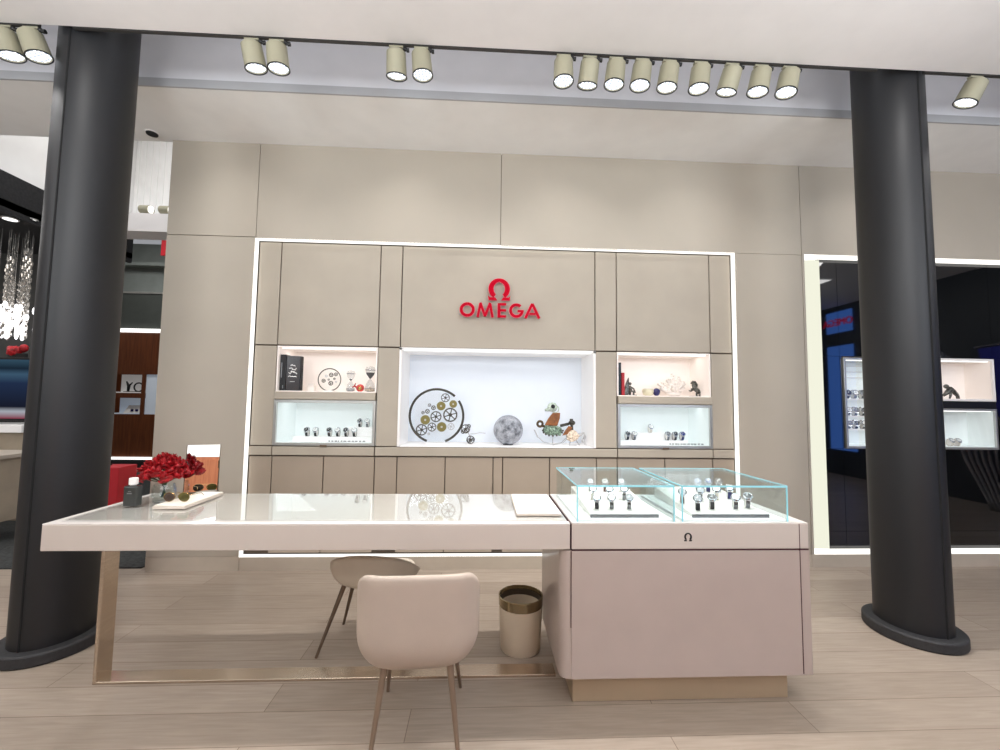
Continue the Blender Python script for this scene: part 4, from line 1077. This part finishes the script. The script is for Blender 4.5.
struct(MB().box(-9, -2, 5.6, 5.7, 0, 4.9).build('wall_back', 'darkwall'))
struct(MB().box(-9, -2, 2.38, 5.7, 5.2, 5.25).build('ceiling', 'darkwall'))
# ceiling speaker by the wall end
t = thing('ceiling_speaker', 'small dark round ceiling speaker near the left wall end', 'speaker', (-2.985, -.10, 3.88))
MB().lathe([(.05, 3.872), (.055, 3.8795)], (-2.985, -.10, 0), 24).build('ring', 'white', t, smooth=True)
MB().lathe([(.044, 3.862), (.046, 3.8715)], (-2.985, -.10, 0), 24).build('grille', 'black', t, smooth=True)
# two small spotlights on the white ledge
for i, (x, lab) in enumerate(((-4.37, 'left small olive spotlight resting on the far white bulkhead'), (-4.12, 'right small olive spotlight resting on the far white bulkhead'))):
    t = thing('ledge_spotlight', lab, 'spotlight', (x, 1.64, 3.872), 'spotlights on the white bulkhead')
    MB().tube([(x-.07, 1.66, 3.945), (x+.06, 1.64, 3.935)], .055, 18).build('lamp_body', 'lamp', t, smooth=True)
    MB().tube([(x+.0605, 1.64, 3.935), (x+.066, 1.64, 3.9345)], .05, 18).build('lens', 'led_soft', t)
    MB().box(x-.02, x+.02, 1.645, 1.675, 3.873, 3.89).build('foot', 'lamp', t)
# far walnut cabinet wall, at the back of the passage
KY = 5.2
def far(px, z4): return px
fc = thing('walnut_display_cabinet', 'dark walnut display cabinet wall far beyond the passage', 'cabinet', (-7.0, KY, 0))
s4 = (KY+3.879)/(4+3.879)
def FX(x4): return x4*s4
def FZ(z4): return 1.5+(z4-1.5)*s4
zt_, zb_ = FZ(2.68), FZ(.44)
b = MB(); b.box(FX(-7.2), FX(-5.3), KY, KY+.02, FZ(1.92), zt_).box(FX(-7.2), FX(-5.3), KY, KY+.02, zb_, FZ(1.20)).box(FX(-6.105), FX(-6.04), KY, KY+.02, FZ(1.20), FZ(1.92)).box(FX(-7.2), FX(-6.105), KY, KY+.02, FZ(1.49), FZ(1.58)).box(FX(-7.2), FX(-6.60), KY, KY+.02, FZ(1.2), FZ(1.92))
b.build('front', 'wood', fc)
MB().box(FX(-7.2), FX(-5.3), KY+.25, KY+.27, zb_, zt_).build('back', 'wood', fc)
MB().box(FX(-7.2), FX(-5.3), KY+.06, KY+.24, 0, zb_).build('base', 'black', fc)
MB().box(FX(-6.6), FX(-6.105), KY+.02, KY+.2, FZ(1.58), FZ(1.60)).box(FX(-6.6), FX(-6.105), KY+.2, KY+.22, FZ(1.58), FZ(1.92)).build('upper_niche', 'white_glow', fc)
MB().box(FX(-6.6), FX(-6.105), KY+.02, KY+.2, FZ(1.20), FZ(1.22)).box(FX(-6.6), FX(-6.105), KY+.2, KY+.22, FZ(1.2), FZ(1.49)).build('lower_niche', 'blue_glow', fc)
MB().box(FX(-6.04), FX(-5.4), KY+.03, KY+.04, FZ(1.20), FZ(1.92)).build('tall_niche', 'blue_glow', fc)
MB().box(FX(-7.2), FX(-5.3), KY-.05, KY+.05, FZ(2.68), FZ(2.745)).box(FX(-7.2), FX(-5.3), KY-.05, KY+.05, FZ(.40), FZ(.44)).build('light_strip', 'led_soft', fc)
MB().box(FX(-7.2), FX(-5.3), KY+.02, KY+.30, FZ(2.75), FZ(3.40)).build('upper_panel', 'darkpanel', fc)
MB().box(FX(-7.2), FX(-5.3), KY+.0, KY+.30, FZ(3.40), FZ(3.435)).build('cornice', 'silver', fc)
MB().box(FX(-7.2), FX(-5.3), KY+.05, KY+.30, FZ(3.94), FZ(4.0)).box(FX(-7.2), FX(-5.3), KY+.25, KY+.30, FZ(3.435), FZ(3.94)).build('fascia', 'darkwall', fc)
MB().box(FX(-6.55), FX(-5.3), KY-.0012, KY-.0008, FZ(.5), FZ(1.15)).box(FX(-6.2), FX(-6.195), KY-.003, KY, FZ(.5), FZ(1.18)).build('door', 'wood', fc)
t = thing('ornament', 'dark small ornament in the upper niche of the walnut cabinet', 'ornament', (FX(-6.35), KY+.1, FZ(1.60)))
gx, gz = FX(-6.35), FZ(1.60); o = MB(); o.ring((FX(-6.22), KY+.1, gz+.10), .09, .015, 'Y', 24, 6).tube([(gx-.06, KY+.1, gz), (gx-.05, KY+.1, gz+.12), (gx-.10, KY+.1, gz+.22)], [.02, .03, .012], 8).tube([(gx-.05, KY+.1, gz+.12), (gx+.02, KY+.1, gz+.2)], [.02, .01], 8); o.build('body', 'black', t, smooth='all')
MB().box(FX(-6.45), FX(-6.2), KY+.05, KY+.15, gz, gz+.012).build('base', 'black', t)
t = thing('sloped_tray', 'small white sloped tray with dark watches in lower walnut niche', 'tray', (FX(-6.3), KY+.1, FZ(1.22)))
MB().prism([(KY+.04, FZ(1.2201)), (KY+.18, FZ(1.2201)), (KY+.18, FZ(1.36))], FX(-6.42), FX(-6.14), 'X').build('wedge', 'white', t)
MB().box(FX(-6.30), FX(-6.26), KY+.05, KY+.07, FZ(1.25), FZ(1.29)).box(FX(-6.22), FX(-6.18), KY+.05, KY+.07, FZ(1.25), FZ(1.29)).build('insert', 'navy', t)
tag(MB().box(-6.60, -6.49, 4.9, 4.93, 4.42, 4.85).build('hanging_banner', 'redbox'), 'small red banner high beside the far left wall end', 'banner')
# red display plinth behind the left column, with a slim dark stand on it
t = thing('red_plinth', 'red display plinth between the left column and the table', 'plinth', (-3.10, -.335, 0))
MB().box(-3.28, -2.94, -.42, -.26, .04, .62).build('body', 'redbox', t, bevel=.008)
MB().box(-3.29, -2.80, -.43, -.25, .62, .955).build('top', 'redbox', t, bevel=.006)
MB().box(-3.26, -2.96, -.40, -.28, 0, .04).build('foot', 'black', t)
t = thing('display_stand', 'slim black stand on top of the red plinth', 'stand', (-2.975, -.34, .956))
MB().box(-3.00, -2.95, -.37, -.31, .956, .968).build('foot', 'black', t)
MB().tube([(-2.975, -.34, .968), (-2.975, -.34, 1.18)], .018, 12).build('pole', 'black', t, smooth=True)
MB().box(-3.0, -2.95, -.35, -.33, 1.15, 1.19).build('head', 'taupe', t)

# neighbour at the far left: crystal strands, screen, counters
random.seed(31); o = MB(); 
for i in range(110):
    x = -7.2+i*.0155+random.uniform(-.01, .01); y = 1.5+random.uniform(-.15, .25); z1 = random.uniform(2.9, 3.4); z0 = random.uniform(2.18, 2.4)
    n = 10
    for j in range(n):
        a = z0+(z1-z0)*j/n; b_ = z0+(z1-z0)*(j+.85)/n
        o.lathe([(0, a), (.013, a+.02), (.013, b_-.02), (0, b_)], (x, y, 0), 6, cap=False)
    o.tube([(x, y, z0), (x, y, 3.52)], .002, 4)
    for j in range(2): o.ball((x+random.uniform(-.03, .03), y-.02, random.uniform(2.2, 2.6)), (random.uniform(.014, .026), .02, random.uniform(.03, .09)), mi=1, u=8, v=6)
tag(o.build('crystal_curtain', ['crystal', 'sparkle']), 'glittering curtain of hanging crystal strands at the far left', 'chandelier', kind='stuff')
t = thing('display_screen', 'lit picture screen below the crystal curtain at the far left', 'screen', (-6.15, 1.72, 1.2))
MB().box(-6.75, -5.56, 1.60, 1.66, 1.19, 1.98).build('frame', 'black', t, bevel=.005)
MB().box(-6.72, -5.60, 1.592, 1.5995, 1.22, 1.95).build('picture', 'screen', t)
MB().box(-6.3, -6.0, 1.61, 1.65, 1.153, 1.19).build('foot', 'black', t)
tag(MB().box(-5.555, -5.49, 1.62, 1.66, 1.153, 2.1).build('light_bar', 'led_soft'), 'upright white light bar beside the far left screen', 'light')
t = thing('flower_bowl', 'small bunch of red flowers on top of the far left screen', 'flowers', (-5.95, 1.63, 1.981)); o = MB(); random.seed(4)
for i in range(9): o.ball((-5.78+random.uniform(-.11, .11), 1.63+random.uniform(-.02, .02), 2.06+random.uniform(-.03, .04)), .045, u=8, v=6, jitter=.006)
o.build('bloom', 'rose', t, smooth='all'); MB().box(-5.88, -5.68, 1.61, 1.65, 1.981, 2.03).build('holder', 'black', t)
t = thing('neighbour_counter', 'white topped beige counter under the far left screen', 'counter', (-6.2, 1.7, 0))
MB().box(-7.2, -5.48, 1.45, 2.0, 1.06, 1.152).build('top', 'white_glow', t, bevel=.004)
MB().box(-7.15, -5.52, 1.52, 1.98, .012, 1.06).build('body', 'beigecab', t)
t = thing('side_table', 'low beige cabinet with pale top at the far left edge behind the column', 'cabinet', (-5.2, .75, 0))
MB().box(-5.7, -4.80, .6, 1.1, .86, .90).build('top', 'plinth', t, bevel=.004)
MB().box(-5.66, -4.84, .63, 1.07, .22, .86).build('body', 'beigecab', t)
for x in (-5.60, -4.92): MB().box(x, x+.06, .65, .71, .012, .22).build('leg', 'black', t)
# two round downlights in the black ceiling
for i, (x, y) in enumerate(((-5.95, 1.5), (-5.72, 1.5))):
    zc = 3.52
    t = thing('downlight', '%s round downlight in the black ceiling at the far left' % ('first', 'second')[i], 'downlight', (x*.905-.0, y-.45, zc), 'downlights in the black ceiling')
    xx, yy = t.location.x, t.location.y
    MB().lathe([(.075, zc-.012), (.075, zc-.0005)], (xx, yy, 0), 20).build('ring', 'silver', t)
    MB().lathe([(.06, zc-.016), (.06, zc-.0125)], (xx, yy, 0), 20).build('lens', 'led_soft', t)

# ------------------------------------------------------------------ the rest of the shop, behind the camera (seen in reflections)
struct(MB().box(-9.1, -9, -9, 6, 0, 4.9).build('wall_left', 'frontwall2'))
struct(MB().box(8, 8.1, -9, 6, 0, 4.9).build('wall_right', 'rightwall'))
struct(MB().box(7.96, 7.99, -5.15, -4.5, .55, 2.85).box(7.96, 7.99, -5.15, -4.5, 3.15, 3.62).build('window_4', 'street4'))
struct(MB().box(7.96, 7.99, -6.9, -5.6, .3, 3.4).build('window_5', 'street3'))
t = thing('window_sign', 'red OMEGA letters on the street window, mirrored in the gloss panel', 'sign', (7.95, -4.82, 3.3))
cu = bpy.data.curves.new('sign_text', 'FONT'); cu.body = 'OMEGA'; cu.size = .22; cu.extrude = .01; cu.align_x = 'CENTER'
to = bpy.data.objects.new('letters', cu); COL.objects.link(to); to.parent = t; to.location = (-.02, 0, 0); to.rotation_euler = (PI/2, 0, -PI/2); cu.materials.append(M['redsign'])
bpy.context.view_layer.update(); me_ = bpy.data.meshes.new_from_object(to.evaluated_get(bpy.context.evaluated_depsgraph_get())); tn = bpy.data.objects.new('letters', me_); COL.objects.link(tn); tn.parent = t; tn.location = to.location; tn.rotation_euler = to.rotation_euler; bpy.data.objects.remove(to); tn.name = 'letters'
t = thing('blue_banner', 'dark blue hanging banner mirrored in the gloss panels', 'banner', (7.9, -1.8, 1.0))
MB().prism([(-2.25, 2.45), (-1.2, 2.5), (-1.2, 1.0), (-1.75, .95), (-2.15, 1.6)], 7.975, 7.995, 'X').build('cloth', 'bluecloth', t)
MB().tube([(7.98, -2.3, 2.48), (7.98, -1.15, 2.53)], .015, 8).build('rod', 'chrome', t)
t = thing('tube_sculpture', 'bundle of bent chrome tubes mirrored in the gloss panels', 'sculpture', (7.6, -2.2, 0))
for i in range(7):
    o_ = .09*i
    MB().tube([(7.5, -2.7+o_*.5, 3.0-.1*i), (7.55, -2.45+o_, 2.0), (7.6, -2.35+o_*1.2, 1.2), (7.6, -2.2+o_*.9, .7), (7.55, -1.9+o_*.6, .15), (7.55, -1.85+o_*.6, 0)], .022, 10).build('tube', 'chrome', t, smooth='all')
w = MB(); w.box(-9, 8, -9.1, -9, 3.2, 4.0).box(-9, 8, -9.1, -9, 0, .3)
for a, b_ in ((-9, -7.6), (-3.4, -2.2), (.2, .6), (3.0, 3.4), (7.6, 8)): w.box(a, b_, -9.1, -9, .3, 3.2)
struct(w.build('wall_front', 'frontwall'))
for i, (a, b_, m) in enumerate(((-2.2, .2, 'street2'), (.6, 3.0, 'street'), (3.4, 7.6, 'street'))):
    struct(MB().box(a, b_, -9.09, -9.06, .3, 3.2).build('window_%d' % (i+1), m))
t = thing('cherry_cabinet', 'orange cherry wood cabinet along the front wall, seen in the vanity mirror', 'cabinet', (.1, -8.9, 0))
MB().box(-2.0, 2.2, -8.99, -8.7, 0, 3.2).build('body', 'wood_or', t)
for i in range(5): MB().box(-1.95+i*.84, -1.15+i*.84, -8.7, -8.68, .1, 1.78).build('door', 'wood_or', t)
MB().box(-1.9, .2, -8.69, -8.66, 1.84, 2.3).build('light_box', 'led_soft', t)

# ------------------------------------------------------------------ light
def area(name, loc, size, power, rot=(0, 0, 0), col=(1, .985, .97), sy=None):
    l = bpy.data.lights.new(name, 'AREA'); l.energy = power; l.color = col; l.shape = 'RECTANGLE'; l.size = size; l.size_y = sy or size
    o = bpy.data.objects.new(name, l); COL.objects.link(o); o.location = loc; o.rotation_euler = rot
    return o
def spot(name, loc, target, power, ang=80, blend=.6, rad=.05, col=(1, .98, .96)):
    l = bpy.data.lights.new(name, 'SPOT'); l.energy = power; l.spot_size = math.radians(ang); l.spot_blend = blend; l.shadow_soft_size = rad; l.color = col
    o = bpy.data.objects.new(name, l); COL.objects.link(o); o.location = loc
    o.rotation_euler = (Vector(target)-Vector(loc)).to_track_quat('-Z', 'Y').to_euler()
    return o
for i, (x, tl, ro, lab) in enumerate(rows):
    spot('spot_lamp', (x, -1.33-.05*tl/20, 3.50), (x*.9, -1.5-.02*tl, 0), 33, 95, .7, .04)
spot('sign_light', (.17, -.60, 3.872), (.17, .0, 2.2), 12, 50, .8, .012)
# added area lamps, unseen, for general light over the shop floor, in front
for x in (-5, -1.5, 2, 5.5):
    for y in (-3.4, -6.4): area('overhead_fill', (x, y, 3.74), 1.4, 25, sy=.9)
# added lamp that stands in for bounce inside the slot
area('slot_fill', (0, -1.2, 4.36), 9, 14, (math.radians(30), 0, 0), (.92, .95, 1), .2)
# added fill spots, unseen, that wash the back wall
for x in (-2.2, .18, 2.6, 5): spot('wall_fill', (x, -1.9, 3.70), (x, 0, 1.9), 14, 120, 1, .12)
# added up-facing fill lamps that brighten the ceiling, unseen behind the viewpoint
for x in (-4.5, -1.5, 1.5, 4.5):
    area('up_fill', (x, -5.4, 2.5), 1.6, 118, (PI-.5, 0, 0), (.90, .96, 1))
# washers in the ceiling slot, close over the wall
for x in (-2.3, -.7, .75, 2.0, 3.6): spot('slot_washer', (x, -.62, 3.872), (x, .0, 1.7), 17, 120, 1, .03)
for x in (-2, 2.2): area('up_fill', (x, -2.6, 2.9), .8, 5, (PI-1.0, 0, 0), (.95, .98, 1))  # added fill for the ceiling strip before the wall
# inside the niches
area('niche_lamp', (.172, .25, 1.985), 1.7, 1.8, (0, 0, 0), (.95, .98, 1), .12)
for x in (-1.436, 1.788):
    area('niche_lamp', (x, .25, 1.98), .8, .6, (0, 0, 0), (1, .96, .93), .1)
    area('case_lamp', (x, .25, 1.480), .8, .45, (0, 0, 0), (.95, .98, 1), .1)
# neighbours
area('next_room', (-6.8, .6, 3.4), 1.2, 22, (0, 0, 0), (1, .95, .9))
area('void_fill', (-3.8, 1.0, 5.6), .8, 40)  # added lamp that fills the high void
area('back_room_fill', (-6.2, 3.6, 5.1), 1.2, 60)  # added lamp that brightens the far dark wall
area('tube_fill', (6.6, -2.3, 3.7), .5, 14)  # added lamp that brightens the chrome tubes
area('far_left', (-5.6, -.3, 3.45), .8, 14)
wd = bpy.data.worlds.new('World'); sc.world = wd; wd.use_nodes = True
wd.node_tree.nodes['Background'].inputs[0].default_value = (*lin((226, 228, 234)), 1)
wd.node_tree.nodes['Background'].inputs[1].default_value = .4

# ------------------------------------------------------------------ camera
cam = bpy.data.cameras.new('Camera'); co = bpy.data.objects.new('Camera', cam); COL.objects.link(co)
cam.sensor_width = 36; cam.lens = 36*420/1000; cam.clip_start = .05
r = Vector((0.998772, -0.047818, 0.012972)); f = Vector((0.046884, 0.996806, 0.064655)); u = Vector((-0.016023, -0.063967, 0.997823))
mt = Matrix((r, u, -f)).transposed().to_4x4(); mt.translation = Vector((0, -3.879, 1.5))
co.matrix_world = mt
sc.camera = co
sc.view_settings.view_transform = 'Standard'
sc.view_settings.look = 'None'
sc.view_settings.exposure = 0
